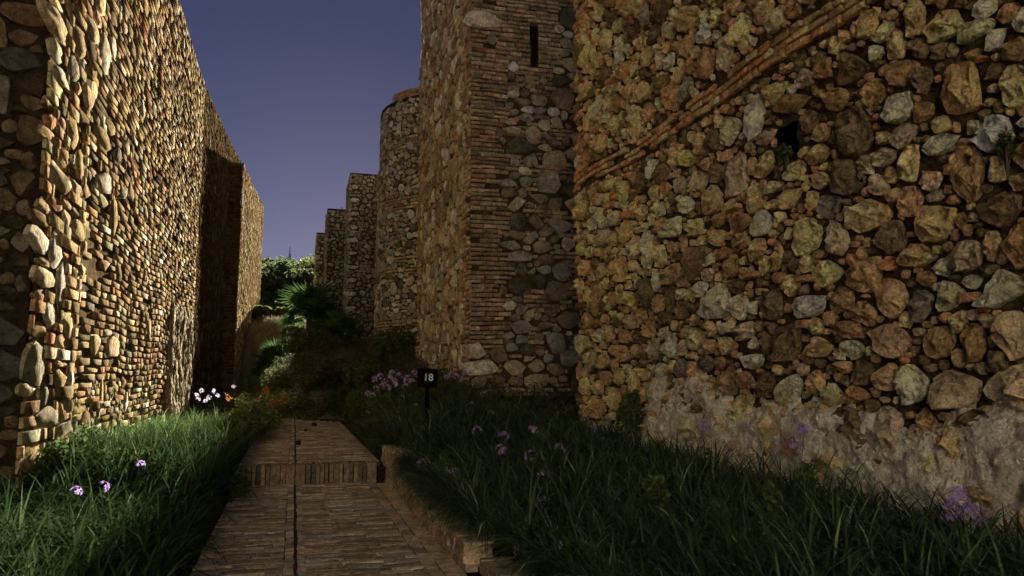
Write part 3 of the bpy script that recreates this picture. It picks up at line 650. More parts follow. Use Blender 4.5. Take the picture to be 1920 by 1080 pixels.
# ------------------------------------------------------------------ brick path, step, kerb
def brick_object(rng, parent, kind, x0, x1, y0, y1, z0, z1, cls, single, rest, rot=0.0):
    j = rng.normal(0, 0.004, (4, 2)); dz = rng.normal(0, 0.0035, 4); e = 0.005
    c = np.array([[x0, y0], [x1, y0], [x1, y1], [x0, y1]]) + j
    ins = c + np.array([[e, e], [-e, e], [-e, -e], [e, -e]])
    V = np.concatenate([np.column_stack([c, np.full(4, z0)]), np.column_stack([c, z1 - 0.006 + dz]), np.column_stack([ins, z1 + dz])])
    F = [(q * 4 + a, q * 4 + (a + 1) % 4, q * 4 + 4 + (a + 1) % 4, q * 4 + 4 + a) for q in range(2) for a in range(4)] + [(8, 9, 10, 11)]
    t = tint_of(rng, cls, 0.17) * np.array([0.95, 1.0, 1.1])
    if single:
        m = V.mean(0); link(kind, mesh(kind, V - m, F, 'path', t), parent, m)
    else: rest.add(V, F, t)
PMIX = 'mqgbmkgpb'
def lay_path(name, label, x0, x1, ya, yb, z, seed, limit, shape=None):
    rng = np.random.default_rng(seed)
    v, f = box_geo(x0 - .02, x1 + .02, ya, yb, z - 0.2, z - 0.013)
    p = tag(link(name, mesh(name, v, f, 'mortar')), label, 'path', kind='structure'); rest = Geo(); cnt = 0
    y = ya
    while y < yb:
        d = 0.08 * rng.uniform(0.93, 1.07)
        if shape: a, b = shape(y)
        else: a, b = x0, x1
        for s0, s1 in ((a, -0.03), (0.15, b - 0.11)):
            x = s0 + (rng.uniform(-0.3, 0) if s0 == a else 0); first = True
            while x < s1 - 0.02:
                e = min(x + rng.uniform(0.26, 0.36), s1)
                if s1 - e < 0.09: e = s1
                if e - max(x, s0) > 0.03:
                    cnt += 1; brick_object(rng, p, 'brick', max(x, s0), e - 0.007, y, y + d - 0.008, z - 0.06, z, PMIX[rng.integers(9)], cnt <= limit, rest)
                x = e
        y += d
    for xa, xb, dz in ((-0.03, 0.052, 0), (0.078, 0.15, 0)):            # the two runners either side of the drain groove
        y = ya
        while y < yb - .05:
            e = min(y + rng.uniform(0.12, 0.26), yb)
            brick_object(rng, p, 'brick', xa + .004, xb - .004, y, e - .008, z - .06, z + .004, 'ggpk'[rng.integers(4)], e < ya + 3.4 and limit > 0, rest); y = e
    y = ya
    while y < yb - .05:                                                  # edge course
        e = min(y + rng.uniform(0.22, 0.32), yb); b = shape(y)[1] if shape else x1
        brick_object(rng, p, 'brick', b - .105, b, y, e - .008, z - .06, z + .006, 'gmkq'[rng.integers(4)], limit > 0 and e < ya + 4.5, rest); y = e
    o = link('far_bricks', mesh('far_bricks', rest.verts(), rest.f, 'path', rest.tints()), p); o['kind'] = 'stuff'
    return p
lay_path('brick_path', 'lower brick path in the foreground with a drain line down its middle', -0.76, 1.22, 2.6, 11.72, 0.0, 101, 290)
lay_path('brick_path', 'upper brick path beyond the step, bending away at the flowers', -0.78, 1.32, 11.98, 24.6, 0.28, 102, 60,
         lambda y: (-0.76 - 2.2 * float(sstep(21.5, 24.6, y)), 1.32 - 1.9 * float(sstep(21.8, 24.8, y))))
rng = np.random.default_rng(103)
step = tag(empty('path_step', (0.2, 11.72, 0)), 'step of upright bricks between the lower and upper path', 'step', kind='structure')
x = -0.9; rest = Geo()
v, f = box_geo(-0.9, 1.28, 11.78, 12.0, -0.05, 0.262); link('step_core', mesh('step_core', v, f, 'soil'), step)
while x < 1.26:
    l = rng.uniform(0.062, 0.078); d = rng.normal(0, .006)
    brick_object(rng, step, 'brick', x, x + l - .011, 11.72 + d, 11.99, -0.03, 0.283 + rng.normal(0, .004), 'bdbbmdb'[rng.integers(7)], True, rest); x += l

def kerb_wall(label, xf, xb, ya, yb, zt, seed, z0=-0.05, flat_top=True):
    """low garden wall: stretcher courses with an uneven brick top"""
    rng = np.random.default_rng(seed); k = tag(empty('kerb_wall', ((xf + xb) / 2, (ya + yb) / 2, z0)), label, 'wall', kind='thing')
    v, f = box_geo(xf + .015, xb - .015, ya + .015, yb - .015, z0, zt - .02); link('mortar_core', mesh('mortar_core', v, f, 'plaster_warm'), k)
    z = z0; R = Geo()
    while z < zt - 0.02:
        h = min(0.072, zt - z)
        y = ya - rng.uniform(0, 0.12)
        while y < yb - .02:
            e = min(y + rng.uniform(0.2, 0.28), yb); a = max(y, ya)
            if yb - e < .07: e = yb
            if e - a > .04: brick_object(rng, k, 'brick', xf + rng.normal(0, .006), xb + rng.normal(0, .006), a + .004, e - .008, z + .004, z + h - .006, 'RqyqRmO'[rng.integers(7)], True, R)
            y = e
        z += h
    return k
kerb_wall('long low brick kerb holding back the flower bed beside the path', 1.43, 1.68, 6.32, 11.15, 0.2, 111)
kerb_wall('short taller brick pier at the end of the kerb by the step', 1.4, 1.72, 11.2, 12.3, 0.5, 112)
kerb_wall('low brick kerb end in the bottom foreground under the drooping leaves', 1.55, 1.95, 3.2, 6.3, 0.08, 113)
rng = np.random.default_rng(114)
gut = tag(link('gutter', mesh('gutter', *box_geo(1.235, 1.42, 2.6, 11.7, -0.2, -0.03), 'plaster_warm')), 'dark narrow gutter between path and kerb', 'gutter', kind='structure')
for k, (x, y, z, r) in enumerate([(0.12, 15.1, .285, .07), (0.55, 20.6, .285, .075), (0.3, 18.7, .285, .045)]):
    bm = bmesh.new(); bmesh.ops.create_icosphere(bm, subdivisions=2, radius=r)
    for v in bm.verts: v.co *= 1 + 0.5 * mnoise.noise(v.co * 22 + Vector((k, 0, 0))); v.co.z *= 0.7
    for v in bm.verts: v.co.z += r * 0.55
    me = bpy.data.meshes.new('leaf_litter'); bm.to_mesh(me); bm.free(); me.materials.append(M['leaf_brown'])
    tag(link('leaf_litter', me, None, (x, y, z)), ['dark clump of dead leaves on the drain line of the upper path', 'dark clump of dead leaves at the far end of the upper path', 'tiny dark clump of leaves midway along the upper path'][k], 'litter')

rng = np.random.default_rng(120); LV, LF, LS = [], [], []
for k in range(230):
    top = rng.random() < .45; y = rng.uniform(12.1, 22) if top else rng.uniform(4.5, 11.5); x = rng.uniform(-.75, 1.25) if rng.random() < .4 else rng.choice([-.72, 1.15]) + rng.normal(0, .09)
    if not -.74 < x < 1.2: continue
    z = (.29 if top else .01) + rng.uniform(0, .008); a = rng.uniform(0, 6.28); l = rng.uniform(.012, .035); q = len(LV)
    c, d = np.array([math.cos(a), math.sin(a), rng.normal(0, .25)]), np.array([-math.sin(a), math.cos(a), rng.normal(0, .25)]); o = np.array([x, y, z])
    LV += [tuple(o - c * l), tuple(o + d * l * .4 + np.array([0, 0, .006])), tuple(o + c * l), tuple(o - d * l * .4 + np.array([0, 0, .004]))]; LF.append((q, q + 1, q + 2, q + 3)); LS += [rng.random()] * 4
tag(link('fallen_leaves', mesh('fallen_leaves', LV, LF, 'leaf_brown', shade=LS)), 'dry fallen leaves strewn along the edges of the brick path', 'leaves', kind='stuff')

# ------------------------------------------------------------------ plants
def blades_mesh(name, base, length, width, lean, az, droop, shade, material, seg=3):
    """curved strap leaves, all at once; each blade is a tapering strip"""
    n = len(base); t = np.linspace(0, 1, seg + 1)
    d = np.stack([np.cos(az), np.sin(az)], 1); s = np.stack([-np.sin(az), np.cos(az)], 1)
    P = np.zeros((n, seg + 1, 3)); ang = lean.copy(); p = base.copy(); P[:, 0] = p
    for k in range(1, seg + 1):
        a = lean + droop * (t[k] ** 1.3)
        st = (length / seg)[:, None]
        p = p + np.column_stack([d * np.sin(a)[:, None], np.cos(a)]) * st; P[:, k] = p
    wd = width[:, None] * np.array([0.8] + [1.0 - 0.85 * (q ** 1.5) for q in t[1:-1]])[None]
    S = np.column_stack([s, np.zeros(n)])
    V = []; idx = []
    L = P[:, :-1] - S[:, None] * wd[..., None] / 2; R = P[:, :-1] + S[:, None] * wd[..., None] / 2
    V = np.concatenate([L, R, P[:, -1:]], 1)                       # seg + seg + 1 verts per blade
    m = 2 * seg + 1; F = []
    base_i = np.arange(n) * m
    for k in range(seg - 1):
        F.append(np.stack([base_i + k, base_i + seg + k, base_i + seg + k + 1, base_i + k + 1], 1))
    quads = np.concatenate(F) if F else np.zeros((0, 4), int)
    tris = np.stack([base_i + seg - 1, base_i + 2 * seg - 1, base_i + 2 * seg], 1)
    me = bpy.data.meshes.new(name); me.vertices.add(n * m); me.vertices.foreach_set('co', V.reshape(-1))
    nl = quads.size + tris.size; me.loops.add(nl); me.loops.foreach_set('vertex_index', np.concatenate([quads.ravel(), tris.ravel()]).astype(np.int32))
    me.polygons.add(len(quads) + len(tris))
    ls = np.concatenate([np.arange(len(quads)) * 4, len(quads) * 4 + np.arange(len(tris)) * 3])
    me.polygons.foreach_set('loop_start', ls.astype(np.int32))
    me.update(calc_edges=True); me.validate()
    me.materials.append(M[material])
    a = me.attributes.new('shade', 'FLOAT', 'POINT'); a.data.foreach_set('value', np.repeat(np.clip(shade, 0, 1), m).astype(np.float32))
    me.polygons.foreach_set('use_smooth', np.ones(len(me.polygons), bool))
    return me

def strap_bed(name, label, seed, ctr, per, lmean, bias=None, wmean=0.0205, material='grass'):
    """clumps of strap leaves fountaining outwards"""
    rng = np.random.default_rng(seed); n = len(ctr) * per
    c = np.repeat(ctr, per, 0); size = np.repeat(rng.uniform(0.75, 1.2, len(ctr)), per)
    az = rng.uniform(0, 2 * math.pi, n)
    if bias is not None:
        bx, by, st = bias; v = np.stack([np.cos(az) + bx * st, np.sin(az) + by * st], 1); az = np.arctan2(v[:, 1], v[:, 0])
    base = c.copy(); base[:, :2] += np.stack([np.cos(az), np.sin(az)], 1) * rng.uniform(0, 0.05, n)[:, None]
    lean = np.abs(rng.normal(0.3, 0.22, n)); droop = rng.uniform(0.6, 2.3, n)
    clump = np.repeat(rng.uniform(0, 0.35, len(ctr)), per)
    shade = clump * 0.6 + rng.beta(1.3, 3.4, n) * 0.8 + (rng.random(n) < 0.08) * 0.45
    me = blades_mesh(name, base, lmean * size * rng.uniform(0.6, 1.2, n), rng.uniform(0.7, 1.3, n) * wmean, lean, az, droop, shade, material, 4)
    return tag(link(name, me), label, 'grass', kind='stuff')
def scatter(rng, n, x0, x1, y0, y1, keep=None):
    x, y = rng.uniform(x0, x1, n), rng.uniform(y0, y1, n)
    if keep is not None: k = keep(x, y); x, y = x[k], y[k]
    return np.column_stack([x, y, ground_z(x, y)])
rng = np.random.default_rng(201)
L1 = scatter(rng, 560, -3.1, -0.82, 4.2, 9.6)
strap_bed('grass', 'dark strap-leaved grass filling the near part of the left bed', 202, L1, 13, 0.6, (1, -0.2, 0.5), material='grass_shaded')
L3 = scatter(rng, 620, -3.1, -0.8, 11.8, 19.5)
strap_bed('grass', 'sunlit strap-leaved grass along the foot of the left wall', 209, L3, 14, 0.62, (1, -0.2, 0.5), material='grass_sunlit')
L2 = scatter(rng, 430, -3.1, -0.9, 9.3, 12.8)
strap_bed('grass', 'taller crest of strap leaves across the middle of the left bed', 206, L2, 15, 0.78, (0.8, -0.3, 0.3), material='grass_shaded')
keepR = lambda x, y: (x > np.where(y < 6.4, 1.98, np.where(y < 12.3, 1.69, 1.45))) & ~((y > 12.2) & (x > 3.6) & (rng.random(len(x)) < 0.7))
yk = rng.uniform(3.2, 11.1, 260); xk = np.where(yk < 6.5, 1.97, 1.71) + rng.uniform(-.02, .06, 260)
R0 = np.column_stack([xk, yk, np.where(yk < 6.5, .06, .17)])
strap_bed('grass', 'strap leaves spilling over the brick kerb of the right bed', 205, R0, 11, 0.6, (-1, -0.3, 1.1))
R2 = scatter(rng, 85, 1.55, 2.9, 11.9, 13.6)
strap_bed('grass', 'taller strap leaves and flower stems crowding the number sign', 208, R2, 14, 0.85, (-0.5, -0.4, 0.4))
R1 = np.concatenate([scatter(rng, 1500, 1.7, 4.62, 2.4, 10.2, keepR), scatter(rng, 800, 1.5, 4.7, 10.2, 14.0, keepR), scatter(rng, 300, 1.45, 3.4, 14, 20)])
strap_bed('grass', 'dark drooping strap-leaved grass filling the right bed below the rubble wall', 203, R1, 13, 0.62, (-0.8, -0.4, 0.7))
S1 = scatter(rng, 150, 1.8, 4.6, 3.0, 13.5, keepR)
strap_bed('dead_stalks', 'dry straw-coloured stalks scattered through the right bed', 207, S1, 3, 0.5, (-0.5, -0.5, 0.5), 0.007, 'drygrass')
D1 = scatter(rng, 5200, -2.2, 4.0, 26.5, 48, lambda x, y: ground_z(x, y) > 0.5)
strap_bed('dry_grass', 'dry straw-coloured grass on the slope below the towers', 204, D1, 6, 0.42, (-1, -0.3, 0.6), 0.016, 'drygrass')

def leaf_cloud(rng, centers, radii, n, size, asp=2.0, flat=0.6):
    """leaves scattered through a crown made of several clumps; two triangles per leaf"""
    k = rng.integers(0, len(centers), n); c = np.asarray(centers)[k]; r = np.asarray(radii)[k]
    d = rng.normal(0, 1, (n, 3)); d /= np.linalg.norm(d, axis=1)[:, None]
    q = rng.uniform(0.3, 1.0, n) ** 0.5
    p = c + d * r * q[:, None]
    a = rng.normal(0, 1, (n, 3)); a[:, 2] *= flat; a /= np.linalg.norm(a, axis=1)[:, None]
    b = np.cross(a, rng.normal(0, 1, (n, 3))); b /= np.linalg.norm(b, axis=1)[:, None] + 1e-9
    s = size * rng.uniform(0.6, 1.4, n)[:, None]
    V = np.stack([p - a * s, p + b * s / asp, p + a * s, p - b * s / asp], 1).reshape(-1, 3)
    F = np.arange(4 * n).reshape(-1, 4)
    sh = np.clip(rng.beta(2, 2.4, n) + rng.normal(0, .08, n), 0, 1)
    return V, F, np.repeat(sh, 4)
def cloud_mesh(name, parts, material):
    V = np.concatenate([p[0] for p in parts]); off = 0; F = []
    for p in parts: F.append(p[1] + off); off += len(p[0])
    me = bpy.data.meshes.new(name); me.vertices.add(len(V)); me.vertices.foreach_set('co', V.ravel())
    F = np.concatenate(F); me.loops.add(F.size); me.loops.foreach_set('vertex_index', F.ravel().astype(np.int32))
    me.polygons.add(len(F)); me.polygons.foreach_set('loop_start', (np.arange(len(F)) * 4).astype(np.int32)); me.update(calc_edges=True)
    me.materials.append(M[material]); a = me.attributes.new('shade', 'FLOAT', 'POINT')
    a.data.foreach_set('value', np.concatenate([p[2] for p in parts]).astype(np.float32)); return me
def tube(g, pts, radii, n=6):
    P = np.asarray(pts, float); V = []
    for i, p in enumerate(P):
        d = P[min(i + 1, len(P) - 1)] - P[max(i - 1, 0)]; d /= np.linalg.norm(d) + 1e-9
        a = np.cross(d, [0.3, 0.9, 0.1]); a /= np.linalg.norm(a); b = np.cross(d, a)
        V += [p + radii[i] * (math.cos(2 * math.pi * k / n) * a + math.sin(2 * math.pi * k / n) * b) for k in range(n)]
    F = [(i * n + k, i * n + (k + 1) % n, (i + 1) * n + (k + 1) % n, (i + 1) * n + k) for i in range(len(P) - 1) for k in range(n)]
    g.add(V, F)
def shrub(name, label, category, loc, size, n, leaf, material, seed, lumps=9, stems=5, group=None):
    """bush: several stems from the ground carrying uneven clumps of leaves"""
    rng = np.random.default_rng(seed); sx, sy, sz = size
    root = tag(empty(name, loc), label, category, group)
    C = [np.array([rng.uniform(-.75, .75) * sx, rng.uniform(-.75, .75) * sy, rng.uniform(0.25, 0.9) * sz]) for _ in range(lumps)]
    Rr = [np.array([sx, sy, sz * 0.7]) * rng.uniform(0.25, 0.5) for _ in C]
    V, F, S = leaf_cloud(rng, C, Rr, n, leaf)
    V[:, 2] = np.maximum(V[:, 2], 0.01)
    o = link('leaves', cloud_mesh('leaves', [(V, F, S)], material), root, loc)
    g = Geo()
    for c in C[:stems]: tube(g, [(0.04 * c[0], 0.04 * c[1], -0.1), (c[0] * .5, c[1] * .5, c[2] * .5), tuple(c)], [0.03 * sz, 0.02 * sz, 0.008])
    link('stems', mesh('stems', g.verts(), g.f, 'bark', shade=np.full(g.n, .4)), root, loc)
    return root
gz = lambda x, y: float(ground_z(x, y))
shrub('flowering_shrub', 'sunlit shrub with cream-edged leaves and orange flowers at the path bend', 'shrub', (-0.75, 19.9, gz(-1, 19.9)), (0.75, 0.8, 0.95), 2600, 0.045, 'leaf_varie', 301, 12)
shrub('shrub', 'dark leafy shrub in front of the flowering shrub at the grass edge', 'shrub', (-0.75, 16.6, gz(-1, 16)), (0.45, 1.9, 0.5), 2200, 0.04, 'leaf', 302, 12)
shrub('shrub', 'dark green bush filling the gap at the end of the path', 'shrub', (0.3, 28.8, gz(.3, 28.8)), (1.0, 1.0, 1.0), 2600, 0.07, 'leaf', 303, 12)
shrub('shrub', 'rusty brown bush at the end of the upper path', 'shrub', (1.1, 25.6, gz(1.1, 25.6)), (0.9, 0.8, 0.95), 3000, 0.045, 'leaf_brown', 304, 12)
shrub('shrub', 'olive green bush right of the rusty one below the round tower', 'shrub', (2.35, 24.6, gz(2.35, 24.6)), (0.9, 0.9, 1.1), 2400, 0.06, 'leaf', 305, 10)
shrub('shrub', 'dark bush against the foot of the round tower', 'shrub', (3.3, 25.4, gz(3.3, 25.4)), (0.9, 0.8, 1.0), 1800, 0.07, 'leaf', 306, 9)
shrub('shrub', 'leafy bush on the bank left of the lilac flowers', 'shrub', (1.85, 18.5, gz(1.85, 18.5)), (0.55, 1.5, 0.75), 3200, 0.035, 'leaf', 307, 12)
shrub('shrub', 'bush behind the number sign against the square tower', 'shrub', (2.9, 17.0, gz(2.9, 17.0)), (0.7, 0.9, 0.6), 1800, 0.035, 'leaf_olive', 308, 9)
shrub('ivy_bush', 'dark ivy bush climbing the foot of the rubble wall beside its plaster', 'shrub', (4.62, 9.72, 0.45), (0.16, 0.34, 0.9), 1700, 0.03, 'leaf', 309, 10)
shrub('wall_plant', 'small dark plant growing out of the hole in the rubble wall', 'plant', (4.76, 6.28, 3.76), (0.08, 0.12, 0.22), 260, 0.025, 'leaf', 310, 6)
shrub('wall_plant', 'small green plant rooted in the rubble wall at the right picture edge', 'plant', (4.68, 3.82, 3.05), (0.06, 0.1, 0.22), 160, 0.022, 'leaf', 314, 5)
shrub('shrub', 'sunlit leafy shrub at the near foot of the left wall', 'shrub', (-2.95, 10.7, 0.2), (0.3, 0.7, 0.85), 1500, 0.035, 'leaf', 311, 11)
shrub('shrub', 'small leafy shrub under the white stone of the left wall', 'shrub', (-2.85, 12.8, 0.25), (0.3, 0.6, 0.6), 1100, 0.035, 'leaf', 312, 9)
shrub('shrub', 'leafy bush before the near end of the left wall, outermost', 'shrub', (-2.8, 9.9, 0.15), (0.4, 0.6, 0.62), 2000, 0.04, 'leaf_deep', 315, 13)
shrub('shrub', 'leafy bush in the left bed between wall and dark grass', 'shrub', (-2.0, 10.3, 0.15), (0.45, 0.6, 0.5), 1700, 0.035, 'leaf_deep', 316, 13)
shrub('shrub', 'low bush at the grass edge beside the lower path', 'shrub', (-0.72, 10.3, 0.05), (0.22, 0.8, 0.34), 1500, 0.025, 'leaf', 313, 10)
# weeds covering the bank under the square tower: nobody could count them
rng = np.random.default_rng(320); W = scatter(rng, 150, 2.2, 5.6, 11.6, 16.0)
parts = [leaf_cloud(rng, [p + np.array([0, 0, h * .45])], [np.array([0.16, 0.16, h * .55])], 70, 0.022) for p in W for h in [rng.uniform(0.25, 0.6)]]
tag(link('weeds', cloud_mesh('weeds', parts, 'leaf_olive')), 'small-leaved weeds covering the bank below the square tower', 'weeds', kind='stuff')
W = np.concatenate([scatter(rng, 200, -0.9, 4.2, 23.9, 26.6), scatter(rng, 90, -2.6, 4.2, 26.6, 30), scatter(rng, 110, 1.5, 3.5, 14.0, 24.0)])
parts = [leaf_cloud(rng, [p + np.array([0, 0, h * .45])], [np.array([0.3, 0.3, h * .55])], 170, 0.032) for p in W for h in [rng.uniform(0.3, 0.75)]]
tag(link('undergrowth', cloud_mesh('undergrowth', parts, 'leaf_olive')), 'dark undergrowth at the foot of the slope beyond the path', 'undergrowth', kind='stuff')
for k, (x, y, z, lab) in enumerate([(2.9, 5.7, .3, 'bright trefoil weed among the strap leaves below the plaster'), (3.45, 4.9, .36, 'bright leafy weed low in the right bed, nearer than its neighbour'), (4.3, 7.2, .35, 'tall thin weed standing against the plaster of the rubble wall'), (4.45, 5.75, .35, 'upright weed beside the single lilac flower at the wall'), (1.95, 6.3, .1, 'small bright weed over the kerb end')]):
    shrub('weed', lab, 'plant', (x, y, z), (0.14, 0.18, 0.5 if k < 4 else .25), 190, 0.028, 'leaf_bright' if k != 2 else 'leaf', 330 + k, 7, 4)

# fan palms: each frond a part
def frond_mesh(rng, name='frond'):
    V, F, S = [], [], []; nleaf = 18
    g = Geo(); tube(g, [(0, 0, 0), (0.25, 0, 0.05), (0.5, 0, 0.03)], [0.012, 0.01, 0.008], 4)
    V += list(map(tuple, g.verts())); F += g.f
    for i in range(nleaf):
        a = (i / (nleaf - 1) - 0.5) * math.radians(230); l = 0.55 * (1 - 0.25 * abs(i / (nleaf - 1) - .5) * 2) * rng.uniform(.9, 1.05)
        d = np.array([math.cos(a), math.sin(a), 0]); s = np.array([-math.sin(a), math.cos(a), 0]); o = np.array([0.5, 0, 0.03]); b = len(V)
        V += [tuple(o + d * .04 - s * .008), tuple(o + d * .04 + s * .008), tuple(o + d * l * .5 + s * .024 + np.array([0, 0, .05])), tuple(o + d * l * .5 - s * .024 + np.array([0, 0, .05])), tuple(o + d * l + np.array([0, 0, -.1 * rng.random()]))]
        F += [(b, b + 1, b + 2, b + 3), (b + 3, b + 2, b + 4)]
    return mesh(name, V, F, 'palm', shade=np.clip(rng.normal(.45, .2, len(V)), 0, 1))
rng = np.random.default_rng(401); FR = [frond_mesh(rng) for _ in range(4)]
def palm(label, loc, scale, count, seed, trunk=0.3):
    rng = np.random.default_rng(seed); root = tag(empty('fan_palm', loc), label, 'palm', 'fan palms on the slope')
    g = Geo(); tube(g, [(0, 0, -.2), (0.03, 0, trunk * .6), (0, 0, trunk)], [.16, .13, .1], 8); link('trunk', mesh('trunk', g.verts(), g.f, 'bark'), root, loc)
    for k in range(count):
        o = bpy.data.objects.new('frond', FR[k % 4]); COL.objects.link(o); o.parent = root
        el = math.radians(rng.uniform(-25, 82)); az = k * 2.399 + rng.normal(0, .2)
        o.location = (0, 0, trunk); o.rotation_euler = (rng.normal(0, .35), -el, az); o.scale = [scale * rng.uniform(.8, 1.15)] * 3
palm('fan palm catching the sun beside the end of the left wall', (-0.85, 34.0, gz(-.85, 34)), 1.2, 30, 411, 0.45)
palm('large dark fan palm in front of the two farthest towers', (0.55, 35.5, gz(.55, 35.5)), 1.75, 44, 412, 1.1)
palm('fan palm in shade at the foot of the tower with pale corner stones', (1.85, 31.0, gz(1.85, 31.0)), 1.35, 26, 413, 0.3)
palm('dark fan palm hanging low at the foot of the left wall end', (-1.35, 29.0, gz(-1.35, 29)), 0.75, 22, 414, 0.1)
palm('dark fan palm between the large palm and the middle tower', (1.3, 36.8, gz(1.3, 36.8)), 1.3, 26, 415, 0.6)

# trees on the hill
def tree(label, loc, size, n, leaf, material, seed):
    rng = np.random.default_rng(seed); sx, sz = size
    root = tag(empty('hill_tree', loc), label, 'tree', 'trees on the hill')
    C = []; 
    for _ in range(13):
        a = rng.uniform(0, 2 * math.pi); q = rng.uniform(0, .75) ** .6; h = rng.uniform(.35, .92)
        C.append(np.array([math.cos(a) * q * sx, math.sin(a) * q * sx, h * sz]))
    Rr = [np.array([sx * .34, sx * .34, sz * .24]) * rng.uniform(.7, 1.3) for _ in C]
    link('crown', cloud_mesh('crown', [leaf_cloud(rng, C, Rr, n, leaf, 1.6)], material), root, loc)
    g = Geo(); tube(g, [(0, 0, -1), (.1 * sx, 0, .3 * sz), (0, .1 * sx, .6 * sz)], [.07 * sz, .05 * sz, .02 * sz], 7)
    for c in C[:7]: tube(g, [(.1 * sx, 0, .3 * sz), tuple(c * .6 + np.array([0, 0, .15 * sz])), tuple(c)], [.03 * sz, .02 * sz, .01 * sz], 5)
    link('trunk', mesh('trunk', g.verts(), g.f, 'bark'), root, loc)
TREES = [(-1.2, 50, 1.5, 1.2, 'b', 'small bush at the edge of the dry slope beside the wall end'), (0.2, 54, 1.8, 1.6, 'o', 'small olive bush behind the crown of the large palm'), (-2.6, 62, 2.0, 1.6, 'o', 'small olive bush above the sunlit palm'),
         (-0.6, 68, 2.2, 2.4, 'b', 'bright small bush at the foot of the hill'), (1.2, 68, 2.0, 3.0, 'd', 'dark small bush at the foot of the hill by the tower'), (-4.2, 74, 2.4, 2.6, 'd', 'dark small bush at the foot of the hill by the wall'), 
         (-3.0, 78, 2.6, 3.6, 'b', 'pale green bush lowest on the hill beside the left wall end'), (0.6, 82, 3.0, 4.2, 'o', 'rounded bush low on the hill behind the large palm'), (-2.2, 96, 3.6, 4.6, 'd', 'dark bush above the lowest pale one on the hill'),
         (2.2, 92, 2.6, 4.0, 'b', 'bright bush beside the farthest tower on the hill'), (-5.5, 100, 3.2, 4.6, 'o', 'olive bush half hidden by the left wall end'), (1.2, 112, 3.8, 5.0, 'b', 'yellow-green rounded tree in the middle of the hill'),
         (-3.0, 122, 3.8, 5.0, 'o', 'olive tree in the middle of the hill beside the wall end'), (3.4, 128, 3.6, 5.4, 'o', 'olive tree touching the farthest tower'), (-6.0, 138, 3.8, 4.4, 'd', 'dark tree on the skyline nearest the wall end'),
         (-1.0, 146, 4.2, 4.8, 'd', 'dark tree on the skyline under the mast'), (2.8, 152, 4.4, 5.6, 'b', 'bright pine-like tree on the skyline beside the tower'), (5.2, 165, 4.4, 7.0, 'd', 'tall dark tree on the skyline behind the farthest tower'), (0.8, 168, 4.0, 5.6, 'd', 'dark tree on the skyline between mast and tower'), (-4.2, 160, 4.2, 4.0, 'o', 'low olive tree on the skyline left of the mast')]
for k, (x, y, sx, sz, m, lab) in enumerate(TREES):
    tree(lab, (x, y, gz(x, y) - .3), (sx, sz), 2700, 0.2, {'b': 'leaf_olive', 'o': 'leaf_olive', 'd': 'leaf'}[m], 500 + k)
mast = tag(empty('radio_mast', (-1.85, 170, gz(-1.85, 170))), 'thin lattice radio mast on top of the hill', 'mast')
g = Geo(); z0 = gz(-1.85, 170) - .5; zt = 28.6
for a in range(3): tube(g, [(-1.85 + .25 * math.cos(a * 2.09), 170 + .25 * math.sin(a * 2.09), z0), (-1.85 + .16 * math.cos(a * 2.09), 170 + .16 * math.sin(a * 2.09), zt)], [.12, .1], 4)
z = z0
while z < zt: g.add(*box_geo(-2.08, -1.62, 169.95, 170.05, z, z + .06)); z += .5
link('lattice', mesh('lattice', g.verts(), g.f, 'steel'), mast)
g = Geo(); g.add(*box_geo(-2.25, -1.45, 169.9, 170.1, 27.4, 27.9)); tube(g, [(-1.85, 170, zt), (-1.85, 170, zt + 1.6)], [.1, .07], 5); link('antenna', mesh('antenna', g.verts(), g.f, 'steel'), mast)

# ------------------------------------------------------------------ flowers
def umbel_mesh(rng, material):
    """head of a dozen star flowers on short stalks"""
    V, F, S = [], [], []
    for i in range(13):
        d = rng.normal(0, 1, 3); d[2] = abs(d[2]) * 0.9 - 0.25; d /= np.linalg.norm(d); o = d * rng.uniform(0.022, 0.036)
        a = np.cross(d, [0.2, 0.5, 0.9]); a /= np.linalg.norm(a); b = np.cross(d, a); sh = rng.uniform(0.1, 0.95)
        for k in range(5):
            t = 2 * math.pi * k / 5; e = math.cos(t) * a + math.sin(t) * b; f = -math.sin(t) * a + math.cos(t) * b; q = len(V)
            V += [tuple(o), tuple(o + e * .008 + f * .0045 + d * .004), tuple(o + e * .019 + d * .006), tuple(o + e * .008 - f * .0045 + d * .004)]
            F.append((q, q + 1, q + 2, q + 3)); S += [sh] * 4
    return mesh('flower_head', V, F, material, shade=S)
def star_mesh(rng, material):
    V, F, S = [], [], []
    for j in range(4):
        o = rng.normal(0, .05, 3)
        for k in range(6):
            t = 2 * math.pi * k / 6; e = np.array([math.cos(t), math.sin(t), .45]); f = np.array([-math.sin(t), math.cos(t), 0]); q = len(V)
            V += [tuple(o), tuple(o + e * .035 + f * .016), tuple(o + e * .08), tuple(o + e * .035 - f * .016)]; F.append((q, q + 1, q + 2, q + 3)); S += [rng.random()] * 4
    return mesh('flower_head', V, F, material, shade=S)
rng = np.random.default_rng(601)
UM = [umbel_mesh(rng, 'lilac') for _ in range(4)]; UP = [umbel_mesh(rng, 'pale_lilac') for _ in range(3)]; OM = [star_mesh(rng, 'orange') for _ in range(3)]
